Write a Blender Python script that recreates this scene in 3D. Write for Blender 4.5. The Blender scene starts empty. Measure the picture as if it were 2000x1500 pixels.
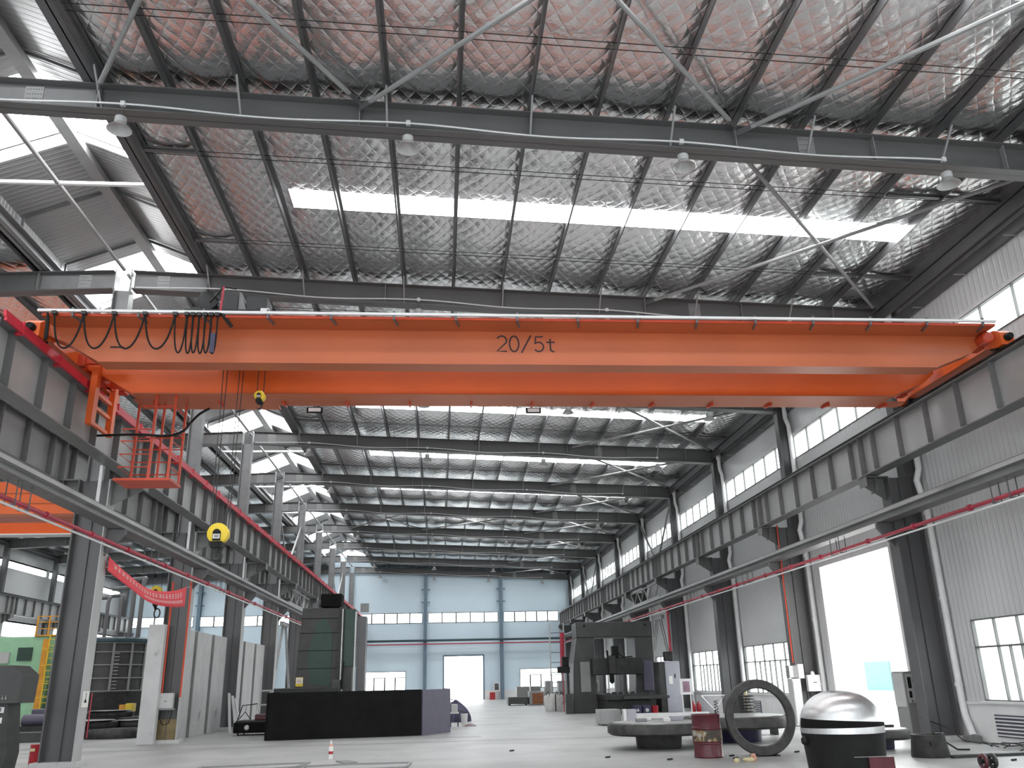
import bpy, math, random
from mathutils import Vector, Matrix
random.seed(7)
C = bpy.context.scene.collection
SC = bpy.context.scene
# ---------------------------------------------------------------- camera
F_PX, PITCH, YAW, ROLL, CAM_H = 1666.41, math.radians(19.1815), math.radians(4.9246), math.radians(-1.3354), 1.55
fw = Vector((math.sin(YAW)*math.cos(PITCH), math.cos(YAW)*math.cos(PITCH), math.sin(PITCH)))
rt = Vector((math.cos(YAW), -math.sin(YAW), 0)); up = rt.cross(fw)
r2 = rt*math.cos(ROLL)+up*math.sin(ROLL); u2 = -rt*math.sin(ROLL)+up*math.cos(ROLL)
cd = bpy.data.cameras.new('camera'); cam = bpy.data.objects.new('camera', cd); C.objects.link(cam)
cd.sensor_width = 36; cd.lens = 36*F_PX/2000; cd.clip_end = 500
cam.matrix_world = Matrix(((r2.x, u2.x, -fw.x, 0), (r2.y, u2.y, -fw.y, 0), (r2.z, u2.z, -fw.z, CAM_H), (0, 0, 0, 1)))
SC.camera = cam
# ---------------------------------------------------------------- world, light, exposure
W = bpy.data.worlds.new('overcast_sky'); SC.world = W; W.use_nodes = True
W.node_tree.nodes['Background'].inputs[0].default_value = (0.99, 0.995, 1.0, 1)
W.node_tree.nodes['Background'].inputs[1].default_value = 5.5
SKYLIGHT = 12.0
SC.view_settings.view_transform = 'Standard'; SC.view_settings.look = 'None'
SC.view_settings.exposure = 0.2; SC.view_settings.gamma = 1.0; SC.view_settings.use_curve_mapping = False
try:
    SC.cycles.use_denoising = True
    SC.cycles.max_bounces = 8; SC.cycles.diffuse_bounces = 5; SC.cycles.transparent_max_bounces = 12
    SC.cycles.sample_clamp_indirect = 8; SC.cycles.caustics_reflective = False; SC.cycles.caustics_refractive = False
except Exception:
    pass
# ---------------------------------------------------------------- hall dimensions
B = 7.6377; Y0 = 21.06
def row(k): return Y0 + k*B
XM = -8.35                       # ridge line
def zb(x): return 11.44-.046*abs(x-XM)
def zt(x): return 11.97-.042*abs(x-XM)
YB, YE = -9.0, 82.55             # back and end walls
XW, XV = 12.42, -29.1            # right and left walls
K0, K1 = -1, 8
ORD = ['first', 'second', 'third', 'fourth', 'fifth', 'sixth', 'seventh', 'eighth', 'ninth', 'tenth', 'eleventh',
       'twelfth', 'thirteenth', 'fourteenth', 'fifteenth', 'sixteenth', 'seventeenth', 'eighteenth']
# ---------------------------------------------------------------- materials
def nodes(name):
    m = bpy.data.materials.new(name); m.use_nodes = True
    return m, m.node_tree.nodes, m.node_tree.links, m.node_tree.nodes['Principled BSDF']
def mat(name, col, rough=.6, metal=0., var=.12, scale=3., bump=0., bscale=40., spec=.5, wear=None):
    m, N, L, P = nodes(name)
    P.inputs['Roughness'].default_value = rough; P.inputs['Metallic'].default_value = metal
    P.inputs['Specular IOR Level'].default_value = spec
    tc = N.new('ShaderNodeTexCoord'); nz = N.new('ShaderNodeTexNoise')
    nz.inputs['Scale'].default_value = scale; nz.inputs['Detail'].default_value = 5
    L.new(tc.outputs['Object'], nz.inputs['Vector'])
    cr = N.new('ShaderNodeValToRGB')
    lo = [max(0, c*(1-var)) for c in col]; hi = [min(1, c*(1+var)) for c in col]
    cr.color_ramp.elements[0].position = .3; cr.color_ramp.elements[1].position = .7
    cr.color_ramp.elements[0].color = (*lo, 1); cr.color_ramp.elements[1].color = (*hi, 1)
    L.new(nz.outputs['Fac'], cr.inputs['Fac']); out = cr.outputs['Color']
    if wear:
        n2 = N.new('ShaderNodeTexNoise'); n2.inputs['Scale'].default_value = wear[1]; n2.inputs['Detail'].default_value = 8
        L.new(tc.outputs['Object'], n2.inputs['Vector'])
        r2_ = N.new('ShaderNodeValToRGB'); r2_.color_ramp.elements[0].position = wear[2]; r2_.color_ramp.elements[1].position = wear[2]+.06
        L.new(n2.outputs['Fac'], r2_.inputs['Fac'])
        mx = N.new('ShaderNodeMixRGB'); L.new(r2_.outputs['Color'], mx.inputs['Fac'])
        L.new(out, mx.inputs['Color1']); mx.inputs['Color2'].default_value = (*wear[0], 1); out = mx.outputs['Color']
    L.new(out, P.inputs['Base Color'])
    if bump:
        nb = N.new('ShaderNodeTexNoise'); nb.inputs['Scale'].default_value = bscale; nb.inputs['Detail'].default_value = 4
        L.new(tc.outputs['Object'], nb.inputs['Vector'])
        bp = N.new('ShaderNodeBump'); bp.inputs['Strength'].default_value = bump; bp.inputs['Distance'].default_value = .02
        L.new(nb.outputs['Fac'], bp.inputs['Height']); L.new(bp.outputs['Normal'], P.inputs['Normal'])
    return m
def emis(name, col, s):
    m = bpy.data.materials.new(name); m.use_nodes = True; N = m.node_tree.nodes; L = m.node_tree.links
    N.remove(N['Principled BSDF']); e = N.new('ShaderNodeEmission')
    e.inputs[0].default_value = (*col, 1); e.inputs[1].default_value = s
    L.new(e.outputs[0], N['Material Output'].inputs[0]); return m
def rib_mat(name, col, axis, period, depth, rough=.4, metal=0., var=.05, sharp=True):
    """profiled sheet metal: ribs repeat along one object axis"""
    m, N, L, P = nodes(name)
    P.inputs['Roughness'].default_value = rough; P.inputs['Metallic'].default_value = metal
    tc = N.new('ShaderNodeTexCoord'); sp = N.new('ShaderNodeSeparateXYZ'); L.new(tc.outputs['Object'], sp.inputs[0])
    mu = N.new('ShaderNodeMath'); mu.operation = 'MULTIPLY'; mu.inputs[1].default_value = 1/period
    L.new(sp.outputs[axis], mu.inputs[0])
    fr = N.new('ShaderNodeMath'); fr.operation = 'PINGPONG'; fr.inputs[1].default_value = .5; L.new(mu.outputs[0], fr.inputs[0])
    rp = N.new('ShaderNodeMapRange'); rp.inputs[1].default_value = .30 if sharp else 0; rp.inputs[2].default_value = .40 if sharp else .5
    L.new(fr.outputs[0], rp.inputs[0])
    bp = N.new('ShaderNodeBump'); bp.inputs['Strength'].default_value = 1; bp.inputs['Distance'].default_value = depth
    L.new(rp.outputs[0], bp.inputs['Height']); L.new(bp.outputs['Normal'], P.inputs['Normal'])
    nz = N.new('ShaderNodeTexNoise'); nz.inputs['Scale'].default_value = .6; L.new(tc.outputs['Object'], nz.inputs['Vector'])
    cr = N.new('ShaderNodeValToRGB'); cr.color_ramp.elements[0].color = (*[c*(1-var) for c in col], 1)
    cr.color_ramp.elements[1].color = (*[min(1, c*(1+var)) for c in col], 1)
    L.new(nz.outputs['Fac'], cr.inputs['Fac']); L.new(cr.outputs['Color'], P.inputs['Base Color'])
    return m
def foil_mat():
    """bright quilted insulation foil: diamond pillows and fine creases"""
    m, N, L, P = nodes('quilted_foil')
    P.inputs['Metallic'].default_value = 1; P.inputs['Roughness'].default_value = .23
    tc = N.new('ShaderNodeTexCoord'); sp = N.new('ShaderNodeSeparateXYZ'); L.new(tc.outputs['Object'], sp.inputs[0])
    def M(op, a, b=None):
        n = N.new('ShaderNodeMath'); n.operation = op
        for i, q in enumerate((a, b)):
            if q is None: continue
            if isinstance(q, (int, float)): n.inputs[i].default_value = q
            else: L.new(q, n.inputs[i])
        return n.outputs[0]
    wob = N.new('ShaderNodeTexNoise'); wob.inputs['Scale'].default_value = 1.7; L.new(tc.outputs['Object'], wob.inputs['Vector'])
    w = M('MULTIPLY', wob.outputs['Fac'], .35)
    xs = M('MULTIPLY', sp.outputs[0], 1.55)
    a = M('ADD', M('MULTIPLY', M('ADD', xs, sp.outputs[1]), 2.1), w)
    b = M('ADD', M('MULTIPLY', M('SUBTRACT', xs, sp.outputs[1]), 2.1), w)
    pa = M('POWER', M('MULTIPLY', M('PINGPONG', a, .5), 2), .45); pb = M('POWER', M('MULTIPLY', M('PINGPONG', b, .5), 2), .45)
    pil = M('MULTIPLY', pa, pb)
    cr = N.new('ShaderNodeTexNoise'); cr.inputs['Scale'].default_value = 9; cr.inputs['Detail'].default_value = 6; cr.inputs['Distortion'].default_value = 1.2
    L.new(tc.outputs['Object'], cr.inputs['Vector'])
    h = M('ADD', M('MULTIPLY', pil, 1.1), M('MULTIPLY', cr.outputs['Fac'], .6))
    bp = N.new('ShaderNodeBump'); bp.inputs['Strength'].default_value = .45; bp.inputs['Distance'].default_value = .03
    L.new(h, bp.inputs['Height']); L.new(bp.outputs['Normal'], P.inputs['Normal'])
    n3 = N.new('ShaderNodeTexNoise'); n3.inputs['Scale'].default_value = .28; n3.inputs['Detail'].default_value = 2
    L.new(tc.outputs['Object'], n3.inputs['Vector'])
    rp = N.new('ShaderNodeValToRGB'); E = rp.color_ramp.elements
    E[0].position = .50; E[0].color = (.93, .93, .93, 1); E[1].position = .60; E[1].color = (.93, .90, .905, 1)
    L.new(n3.outputs['Fac'], rp.inputs['Fac']); L.new(rp.outputs['Color'], P.inputs['Base Color'])
    return m
def floor_mat():
    m, N, L, P = nodes('worn_concrete')
    tc = N.new('ShaderNodeTexCoord')
    def nz(s, d, dist=0):
        n = N.new('ShaderNodeTexNoise'); n.inputs['Scale'].default_value = s; n.inputs['Detail'].default_value = d; n.inputs['Distortion'].default_value = dist
        L.new(tc.outputs['Object'], n.inputs['Vector']); return n.outputs['Fac']
    cr = N.new('ShaderNodeValToRGB'); E = cr.color_ramp.elements
    E[0].position = .35; E[0].color = (.33, .33, .33, 1); E[1].position = .62; E[1].color = (.44, .44, .435, 1)
    L.new(nz(.5, 8, .6), cr.inputs['Fac'])
    c2 = N.new('ShaderNodeValToRGB'); c2.color_ramp.elements[0].position = .26; c2.color_ramp.elements[0].color = (.7, .7, .7, 1)
    c2.color_ramp.elements[1].position = .36; c2.color_ramp.elements[1].color = (1, 1, 1, 1); L.new(nz(2.6, 9, .3), c2.inputs['Fac'])
    mx = N.new('ShaderNodeMixRGB'); mx.blend_type = 'MULTIPLY'; mx.inputs['Fac'].default_value = 1
    L.new(cr.outputs['Color'], mx.inputs['Color1']); L.new(c2.outputs['Color'], mx.inputs['Color2']); L.new(mx.outputs['Color'], P.inputs['Base Color'])
    P.inputs['Roughness'].default_value = .42
    bp = N.new('ShaderNodeBump'); bp.inputs['Strength'].default_value = .15; bp.inputs['Distance'].default_value = .01
    L.new(nz(12, 6), bp.inputs['Height']); L.new(bp.outputs['Normal'], P.inputs['Normal'])
    return m
def pane_mat():
    m, N, L, P = nodes('window_glass'); N.remove(P)
    t = N.new('ShaderNodeBsdfTransparent'); g = N.new('ShaderNodeBsdfGlossy'); g.inputs['Roughness'].default_value = .05
    t.inputs[0].default_value = (.93, .96, .96, 1)
    x = N.new('ShaderNodeMixShader'); x.inputs[0].default_value = .07
    L.new(t.outputs[0], x.inputs[1]); L.new(g.outputs[0], x.inputs[2]); L.new(x.outputs[0], N['Material Output'].inputs[0]); return m
def brushed(name, col, rough=.28, sx=1, sz=30):
    m, N, L, P = nodes(name)
    P.inputs['Metallic'].default_value = 1; P.inputs['Roughness'].default_value = rough; P.inputs['Anisotropic'].default_value = .6
    tc = N.new('ShaderNodeTexCoord'); mp = N.new('ShaderNodeMapping'); mp.inputs['Scale'].default_value = (sx, sx, sz)
    nz = N.new('ShaderNodeTexNoise'); nz.inputs['Scale'].default_value = 3; nz.inputs['Detail'].default_value = 6
    L.new(tc.outputs['Object'], mp.inputs[0]); L.new(mp.outputs[0], nz.inputs['Vector'])
    cr = N.new('ShaderNodeValToRGB'); cr.color_ramp.elements[0].color = (*[c*.7 for c in col], 1); cr.color_ramp.elements[1].color = (*col, 1)
    L.new(nz.outputs['Fac'], cr.inputs['Fac']); L.new(cr.outputs['Color'], P.inputs['Base Color'])
    return m
def barrel_label():
    m, N, L, P = nodes('torn_paper_label'); P.inputs['Roughness'].default_value = .6
    tc = N.new('ShaderNodeTexCoord'); v = N.new('ShaderNodeTexNoise'); v.inputs['Scale'].default_value = 6; v.inputs['Detail'].default_value = 7; v.inputs['Distortion'].default_value = 1.5
    L.new(tc.outputs['Object'], v.inputs['Vector']); cr = N.new('ShaderNodeValToRGB'); e = cr.color_ramp
    e.elements[0].position = .35; e.elements[0].color = (.05, .04, .03, 1); e.elements[1].position = .5; e.elements[1].color = (.25, .17, .08, 1)
    q = e.elements.new(.6); q.color = (.36, .36, .34, 1); e.interpolation = 'CONSTANT'
    L.new(v.outputs['Fac'], cr.inputs['Fac']); L.new(cr.outputs['Color'], P.inputs['Base Color']); return m
M_ = {
 'steel': mat('dark_steel_paint', (.12, .12, .125), .45, var=.1, scale=1.5),
 'rafter': mat('rafter_steel_paint', (.13, .13, .13), .42, var=.08, scale=.7),
 'purlin': mat('purlin_steel', (.16, .16, .165), .35, .35, var=.1),
 'brace': mat('brace_tube_paint', (.30, .30, .30), .4, var=.1),
 'girder': mat('runway_steel_paint', (.37, .37, .37), .45, var=.12, scale=1.1),
 'girderdark': mat('runway_flange_paint', (.15, .15, .15), .45, var=.12),
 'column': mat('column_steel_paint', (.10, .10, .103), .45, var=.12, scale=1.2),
 'colflange': mat('lit_flange_and_beam_paint', (.42, .42, .42), .5, var=.12, scale=1.2),
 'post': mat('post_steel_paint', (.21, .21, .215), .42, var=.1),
 'orange': mat('orange_crane_paint', (.50, .125, .045), .38, var=.08, scale=.6),
 'orange2': mat('bright_orange_paint', (.74, .125, .022), .38, var=.08, scale=.6),
 'orangered': mat('orange_red_paint', (.55, .06, .02), .4, var=.1),
 'red': mat('red_conductor_cover', (.55, .025, .05), .4, var=.12),
 'pipered': mat('red_pipe_paint', (.42, .03, .06), .4, var=.12),
 'white': mat('white_paint', (.72, .72, .72), .5, var=.05),
 'pvc': mat('white_plastic_pipe', (.78, .78, .78), .35, var=.06),
 'plaster': mat('white_plaster', (.78, .78, .78), .85, var=.07, scale=1.3, bump=.2),
 'black': mat('black_rubber', (.012, .012, .012), .6, var=.3, spec=.2),
 'blackpaint': mat('matt_black_sheet', (.010, .010, .010), .8, var=.2, spec=.1),
 'purple': mat('slate_violet_paint', (.085, .078, .115), .5, var=.1),
 'violet': mat('dark_violet_paint', (.03, .027, .07), .5, var=.1),
 'dark': mat('dark_machine_metal', (.03, .03, .03), .45, .3, var=.3, scale=5),
 'mid': mat('grey_machine_paint', (.042, .042, .042), .45, var=.2, scale=2),
 'green': mat('dark_green_paint', (.025, .06, .045), .45, var=.12),
 'mint': mat('pale_green_paint', (.33, .60, .38), .45, var=.08),
 'yellow': mat('yellow_paint', (.80, .58, .03), .4, var=.06),
 'ochre': mat('orange_yellow_paint', (.70, .32, .03), .45, var=.15),
 'rust': mat('rusty_steel', (.22, .09, .04), .8, .2, var=.35, scale=9),
 'cast': mat('cast_steel_blank', (.055, .054, .052), .55, .4, var=.35, scale=5, bump=.4, bscale=18),
 'castlight': mat('machined_steel_face', (.42, .42, .42), .35, .7, var=.2, scale=6),
 'concrete': mat('precast_concrete', (.52, .52, .52), .85, var=.08, scale=1.8, bump=.3, wear=((.22, .22, .22), 1.1, .66)),
 'concdark': mat('dark_concrete_joint', (.2, .2, .2), .85, var=.15),
 'boxgrey': mat('light_grey_enclosure', (.5, .5, .5), .45, var=.04),
 'cabgrey': mat('grey_cabinet', (.24, .24, .24), .45, var=.06),
 'lilac': mat('lilac_grey_cabinet', (.38, .38, .43), .45, var=.05),
 'maroon': mat('maroon_drum_paint', (.09, .012, .02), .4, var=.25, scale=6),
 'barlabel': barrel_label(),
 'firered': mat('fire_red_paint', (.36, .015, .025), .35, var=.08),
 'banner': mat('red_banner_cloth', (.78, .07, .09), .7, var=.06),
 'bannertext': mat('white_print', (.85, .62, .58), .7, var=.05),
 'text': mat('black_stencil_paint', (.02, .004, .012), .5, var=.05),
 'sack': mat('white_woven_sack', (.62, .62, .6), .85, var=.1, scale=6, bump=.6, bscale=8),
 'wood': mat('packing_wood', (.26, .16, .10), .8, var=.25, scale=6),
 'stain': mat('stained_column_base', (.27, .21, .11), .8, var=.3, scale=3),
 'teal': mat('teal_cladding', (.10, .22, .22), .6, var=.05),
 'paper': mat('paper_sign', (.75, .75, .72), .7, var=.03),
 'picture': mat('faded_portrait_print', (.30, .18, .24), .6, var=.35, scale=3),
 'picdark': mat('dark_portrait_print', (.07, .07, .07), .6, var=.6, scale=3),
 'cream': mat('cream_debris', (.62, .55, .33), .8, var=.2, scale=20),
 'pink': mat('pink_debris', (.62, .33, .24), .8, var=.2, scale=20),
 'endpost': mat('blue_grey_steel', (.14, .20, .26), .45, var=.1),
 'tealpipe': mat('dark_teal_pipe', (.02, .055, .07), .4, var=.1),
 'inox': brushed('spun_stainless_steel', (.74, .74, .75), .36, 9, .5),
 'galv': rib_mat('galvanised_corrugated_sheet', (.42, .42, .42), 1, .16, .02, .38, .5),
 'ribwall': rib_mat('white_profiled_cladding', (.66, .67, .67), 1, .19, .007, .32),
 'ribend': rib_mat('pale_blue_profiled_cladding', (.66, .79, .88), 0, .30, .002, .42),
 'corr': rib_mat('corrugated_crate_steel', (.33, .33, .33), 0, .06, .01, .4, .4),
 'foil': foil_mat(), 'floor': floor_mat(), 'glass': pane_mat(),
 'sky': emis('backlit_translucent_sheet', (.97, .99, 1.0), SKYLIGHT),
 'lampglass': mat('lamp_reflector', (.55, .55, .55), .3, .3, var=.04),
 'outside': mat('pale_yard_concrete', (.6, .6, .58), .9, var=.06),  # even pale concrete colour
}
# ---------------------------------------------------------------- mesh helpers
def spline(P, n=6):
    P = [Vector(p) for p in P]; out = []
    for i in range(len(P)-1):
        a, b, c, d = P[max(i-1, 0)], P[i], P[i+1], P[min(i+2, len(P)-1)]
        for j in range(n):
            t = j/n; out.append(.5*((2*b)+(c-a)*t+(2*a-5*b+4*c-d)*t*t+(3*b-a-3*c+d)*t*t*t))
    return out+[P[-1]]
class MB:
    def __init__(s): s.v = []; s.f = []
    def add(s, vs, fs):
        o = len(s.v); s.v += [tuple(p) for p in vs]; s.f += [tuple(i+o for i in f) for f in fs]; return s
    def box(s, x0, x1, y0, y1, z0, z1):
        return s.add([(x, y, z) for z in (z0, z1) for y in (y0, y1) for x in (x0, x1)],
                     [(0, 2, 3, 1), (4, 5, 7, 6), (0, 1, 5, 4), (1, 3, 7, 5), (3, 2, 6, 7), (2, 0, 4, 6)])
    def bar(s, p, q, w, h, ref=(0, 0, 1)):
        p = Vector(p); q = Vector(q); d = (q-p).normalized(); ref = Vector(ref)
        if abs(d.dot(ref)) > .98: ref = Vector((0, 1, 0))
        a = d.cross(ref).normalized()*w/2; b = a.cross(d).normalized()*h/2
        vs = [e+i*a+j*b for e in (p, q) for j in (-1, 1) for i in (-1, 1)]
        return s.add(vs, [(0, 2, 3, 1), (4, 5, 7, 6), (0, 1, 5, 4), (1, 3, 7, 5), (3, 2, 6, 7), (2, 0, 4, 6)])
    def tube(s, pts, r, n=8, closed=False):
        pts = [Vector(p) for p in pts]; m = len(pts); o = len(s.v); a0 = None; rings = []
        for i, p in enumerate(pts):
            if closed: d = pts[(i+1) % m]-pts[i-1]
            else: d = pts[min(i+1, m-1)]-pts[max(i-1, 0)]
            d.normalize()
            if a0 is None:
                ref = Vector((0, 0, 1)) if abs(d.z) < .9 else Vector((1, 0, 0)); a0 = d.cross(ref).normalized()
            else: a0 = (a0-d*a0.dot(d)).normalized()
            b0 = d.cross(a0); rr = r[i] if isinstance(r, (list, tuple)) else r
            rings.append([p+(a0*math.cos(t)+b0*math.sin(t))*rr for t in [2*math.pi*j/n for j in range(n)]])
        vs = [q for g in rings for q in g]; fs = []
        for i in range(m if closed else m-1):
            j2 = (i+1) % m
            for j in range(n):
                fs.append((i*n+j, j2*n+j, j2*n+(j+1) % n, i*n+(j+1) % n))
        if not closed: fs += [tuple(range(n)), tuple(range((m-1)*n, m*n))[::-1]]
        return s.add(vs, fs)
    def lathe(s, prof, c=(0, 0, 0), n=32, axis='z'):
        vs = []; fs = []; m = len(prof)
        for r, h in prof:
            for j in range(n):
                t = 2*math.pi*j/n; a, b = r*math.cos(t), r*math.sin(t)
                vs.append({'z': (c[0]+a, c[1]+b, c[2]+h), 'y': (c[0]+a, c[1]+h, c[2]+b), 'x': (c[0]+h, c[1]+a, c[2]+b)}[axis])
        for i in range(m-1):
            for j in range(n): fs.append((i*n+j, i*n+(j+1) % n, (i+1)*n+(j+1) % n, (i+1)*n+j))
        fs += [tuple(range(n))[::-1], tuple(range((m-1)*n, m*n))]
        return s.add(vs, fs)
    def prism(s, poly, axis, a, b):
        n = len(poly)
        def P(u, v, h): return {'x': (h, u, v), 'y': (u, h, v), 'z': (u, v, h)}[axis]
        vs = [P(u, v, a) for u, v in poly]+[P(u, v, b) for u, v in poly]
        fs = [tuple(range(n)), tuple(range(n, 2*n))[::-1]]+[(i, n+i, n+(i+1) % n, (i+1) % n) for i in range(n)]
        return s.add(vs, fs)
    def grid(s, fn, nu, nv):
        vs = [fn(i/nu, j/nv) for i in range(nu+1) for j in range(nv+1)]
        return s.add(vs, [(i*(nv+1)+j, (i+1)*(nv+1)+j, (i+1)*(nv+1)+j+1, i*(nv+1)+j+1) for i in range(nu) for j in range(nv)])
    def build(s, name, m, parent=None, smooth=False, bevel=0):
        me = bpy.data.meshes.new(name); o = bpy.data.objects.new(name, me); C.objects.link(o)
        off = Vector((0, 0, 0))
        if parent is not None:
            o.parent = parent; q = parent
            while q is not None: off = off+q.location; q = q.parent
        me.from_pydata([tuple(Vector(v)-off) for v in s.v], [], s.f)
        me.materials.append(M_[m] if isinstance(m, str) else m)
        import bmesh
        bm = bmesh.new(); bm.from_mesh(me); bmesh.ops.recalc_face_normals(bm, faces=bm.faces); bm.to_mesh(me); bm.free()
        if smooth:
            for p in me.polygons: p.use_smooth = True
            try: me.set_sharp_from_angle(angle=math.radians(38))
            except Exception: pass
        if bevel:
            bv = o.modifiers.new('edge', 'BEVEL'); bv.width = bevel; bv.segments = 2; bv.limit_method = 'ANGLE'
        return o
def tag(o, label, cat, group=None):
    o['label'] = label; o['category'] = cat; o['kind'] = 'thing'
    if group: o['group'] = group
    return o
def thing(name, label, cat, loc=(0, 0, 0), group=None):
    o = bpy.data.objects.new(name, None); C.objects.link(o); o.location = loc; o.empty_display_size = .2
    return tag(o, label, cat, group)
def struct(o, label=None):
    o['kind'] = 'structure'
    if label: o['label'] = label
    return o
def box(x0, x1, y0, y1, z0, z1): return MB().box(x0, x1, y0, y1, z0, z1)
def copy_tree(o, parent=None):
    c = o.copy(); C.objects.link(c)
    if parent is not None: c.parent = parent
    for ch in list(kids.get(o.name, [])): copy_tree(ch, c)
    return c
kids = {}
def index_children(o):
    kids[o.name] = [q for q in bpy.data.objects if q.parent == o]
    for q in kids[o.name]: index_children(q)
def dup(o, dx=0, dy=0, dz=0, label=None, group=None):
    if o.name not in kids: index_children(o)
    c = copy_tree(o); c.location = (o.location.x+dx, o.location.y+dy, o.location.z+dz)
    if label: c['label'] = label
    if group: c['group'] = group
    return c
def quads_with_holes(m, plane, u0, u1, v0, v1, holes, P, t):
    """a wall slab of thickness t in the (u,v) plane with rectangular holes"""
    us = sorted({u0, u1, *[min(max(h[i], u0), u1) for h in holes for i in (0, 1)]})
    vs = sorted({v0, v1, *[min(max(h[i], v0), v1) for h in holes for i in (2, 3)]})
    for a, b in zip(us, us[1:]):
        run = None
        for c, d in zip(vs, vs[1:]):
            mu, mv = (a+b)/2, (c+d)/2
            solid = not any(h[0] < mu < h[1] and h[2] < mv < h[3] for h in holes)
            if solid: run = (run[0], d) if run else (c, d)
            if (not solid or d == vs[-1]) and run:
                if plane == 'x': m.box(P, P+t, a, b, run[0], run[1])
                else: m.box(a, b, P, P+t, run[0], run[1])
                run = None
# ================================================================ THE SETTING
struct(box(-60, 60, YB-10, 130, -.06, -.01).build('ground', 'outside'), 'pale concrete yard outside the building')
struct(box(XV, XW, YB, YE, -.01, 0).build('floor', 'floor'), 'light grey worn concrete floor')
fj = MB()
for y in (25.6, 27.35, 27.75): fj.box(-12, 5.2 if y < 26 else 1.2, y-.012, y+.012, 0, .004)
struct(fj.build('trim_1', 'concdark'), 'thin dark joint lines across the floor')
# roof foil
SK0, SK1, SKX0, SKX1 = 3.41, 4.23, -3.45, 10.9
PURL = [.28+1.315*n for n in range(-5, 9)]+[12.12]
PURL = [-6.12]+[p for p in PURL if p > -5.9]
def zf(x): return zt(x)+.24
def foil(sgn, name, label):
    xs = []
    P = sorted(PURL)
    for a, b in zip(P, P[1:]): xs += [a+(b-a)*i/6 for i in range(6)]
    xs.append(XW); xs = sorted(set([round(x, 4) for x in xs]+[SKX0, SKX1]))
    ys = []
    for k in range(-4, 8):
        r = row(k); ys += [r+d for d in (0, .55, 1.2, 1.85, 2.5, 3.0, SK0, SK1, 4.7, 5.3, 5.9, 6.5, 7.1)]
    ys.append(row(8)+.5)
    def sag(x, y):
        for a, b in zip(P, P[1:]):
            if a <= x <= b:
                t = (x-a)/(b-a); s = 1-(2*t-1)**2
                return .085*s if b-a > .5 else 0
        return 0
    m = MB(); idx = {}
    for i, x in enumerate(xs):
        for j, y in enumerate(ys):
            s = sag(x, y); edge = min(abs(x-p) for p in P) < .02
            dyy = (y-row(-4)) % B; ds = min(abs(dyy-SK0), abs(dyy-SK1))
            if SKX0-.1 < x < SKX1+.1: s *= min(1, ds/.5)
            z = zf(x)-s+(0 if edge or ds < .01 else random.uniform(-.012, .012))
            X = x if sgn > 0 else 2*XM-x
            idx[i, j] = len(m.v); m.v.append((X, y, z))
    for i in range(len(xs)-1):
        for j in range(len(ys)-1):
            mx = (xs[i]+xs[i+1])/2; dy = ((ys[j]+ys[j+1])/2-row(-4)) % B
            if SKX0 < mx < SKX1 and SK0 < dy < SK1: continue
            m.f.append((idx[i, j], idx[i+1, j], idx[i+1, j+1], idx[i, j+1]))
    o = m.build(name, 'foil', smooth=False); struct(o, label)
    for p in o.data.polygons: p.use_smooth = True
foil(1, 'ceiling', 'silver quilted foil insulation under the main hall roof')
foil(-1, 'ceiling.001', 'silver quilted foil insulation under the left hall roof')
# outer roof skin so that no daylight leaks in beside the skylights
rs = MB()
for k in range(-4, 8):
    for sgn in (1, -1):
        def q(x): return x if sgn > 0 else 2*XM-x
        for (xa, xb, ya, yb) in ((-6.3, XW+.3, 0, SK0), (-6.3, SKX0, SK0, SK1), (SKX1, XW+.3, SK0, SK1), (-6.3, XW+.3, SK1, B)):
            vs = [(q(xa), row(k)+ya, zf(xa)+.12), (q(xb), row(k)+ya, zf(xb)+.12), (q(xb), row(k)+yb, zf(xb)+.12), (q(xa), row(k)+yb, zf(xa)+.12)]
            rs.add(vs, [(0, 1, 2, 3)])
struct(rs.build('ceiling.002', 'galv'), 'outer metal roof skin')
wn = [0]
def wname():
    wn[0] += 1; return 'window_%d' % wn[0]
for k in range(-4, 8):
    for sgn, hall in ((1, 'main'), (-1, 'left')):
        def q(x): return x if sgn > 0 else 2*XM-x
        m = MB(); n = 12
        for i in range(n):
            a = SKX0+(SKX1-SKX0)*i/n; b = SKX0+(SKX1-SKX0)*(i+1)/n
            m.add([(q(a), row(k)+SK0, zf(a)+.02), (q(b), row(k)+SK0, zf(b)+.02), (q(b), row(k)+SK1, zf(b)+.02), (q(a), row(k)+SK1, zf(a)+.02)], [(0, 1, 2, 3)])
        struct(m.build(wname(), 'sky'), 'long translucent skylight strip across the %s hall roof' % hall)
# right wall with openings
CL0, CL1 = 8.72, 9.55
low = []
for k in range(-4, 8):
    r = row(k)
    if k == 0: continue
    if k == -1: low.append((r+1.5, r+6.45, .88, 2.67))
    else: low.append((r+.75, r+7.15, .88, 2.67))
DOOR = (23.0, 27.6, 0, 4.87)
hol = low+[DOOR]+[(row(k)+.25, row(k)+B-.25, CL0, CL1) for k in range(-4, 8)]
m = MB(); quads_with_holes(m, 'x', YB, YE, .82, 11.5, hol, XW, .12)
struct(m.build('wall_right', 'ribwall'), 'white profiled cladding wall with high and low windows')
m = MB(); quads_with_holes(m, 'x', YB, YE, 0, .82, [(DOOR[0], DOOR[1], -1, 2)], XW-.03, .2)
m.box(XW-.06, XW+.1, YB, DOOR[0], .80, .86); m.box(XW-.06, XW+.1, DOOR[1], YE, .80, .86)
struct(m.build('baseboard_right', 'plaster'), 'white plastered plinth under the right wall')
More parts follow.
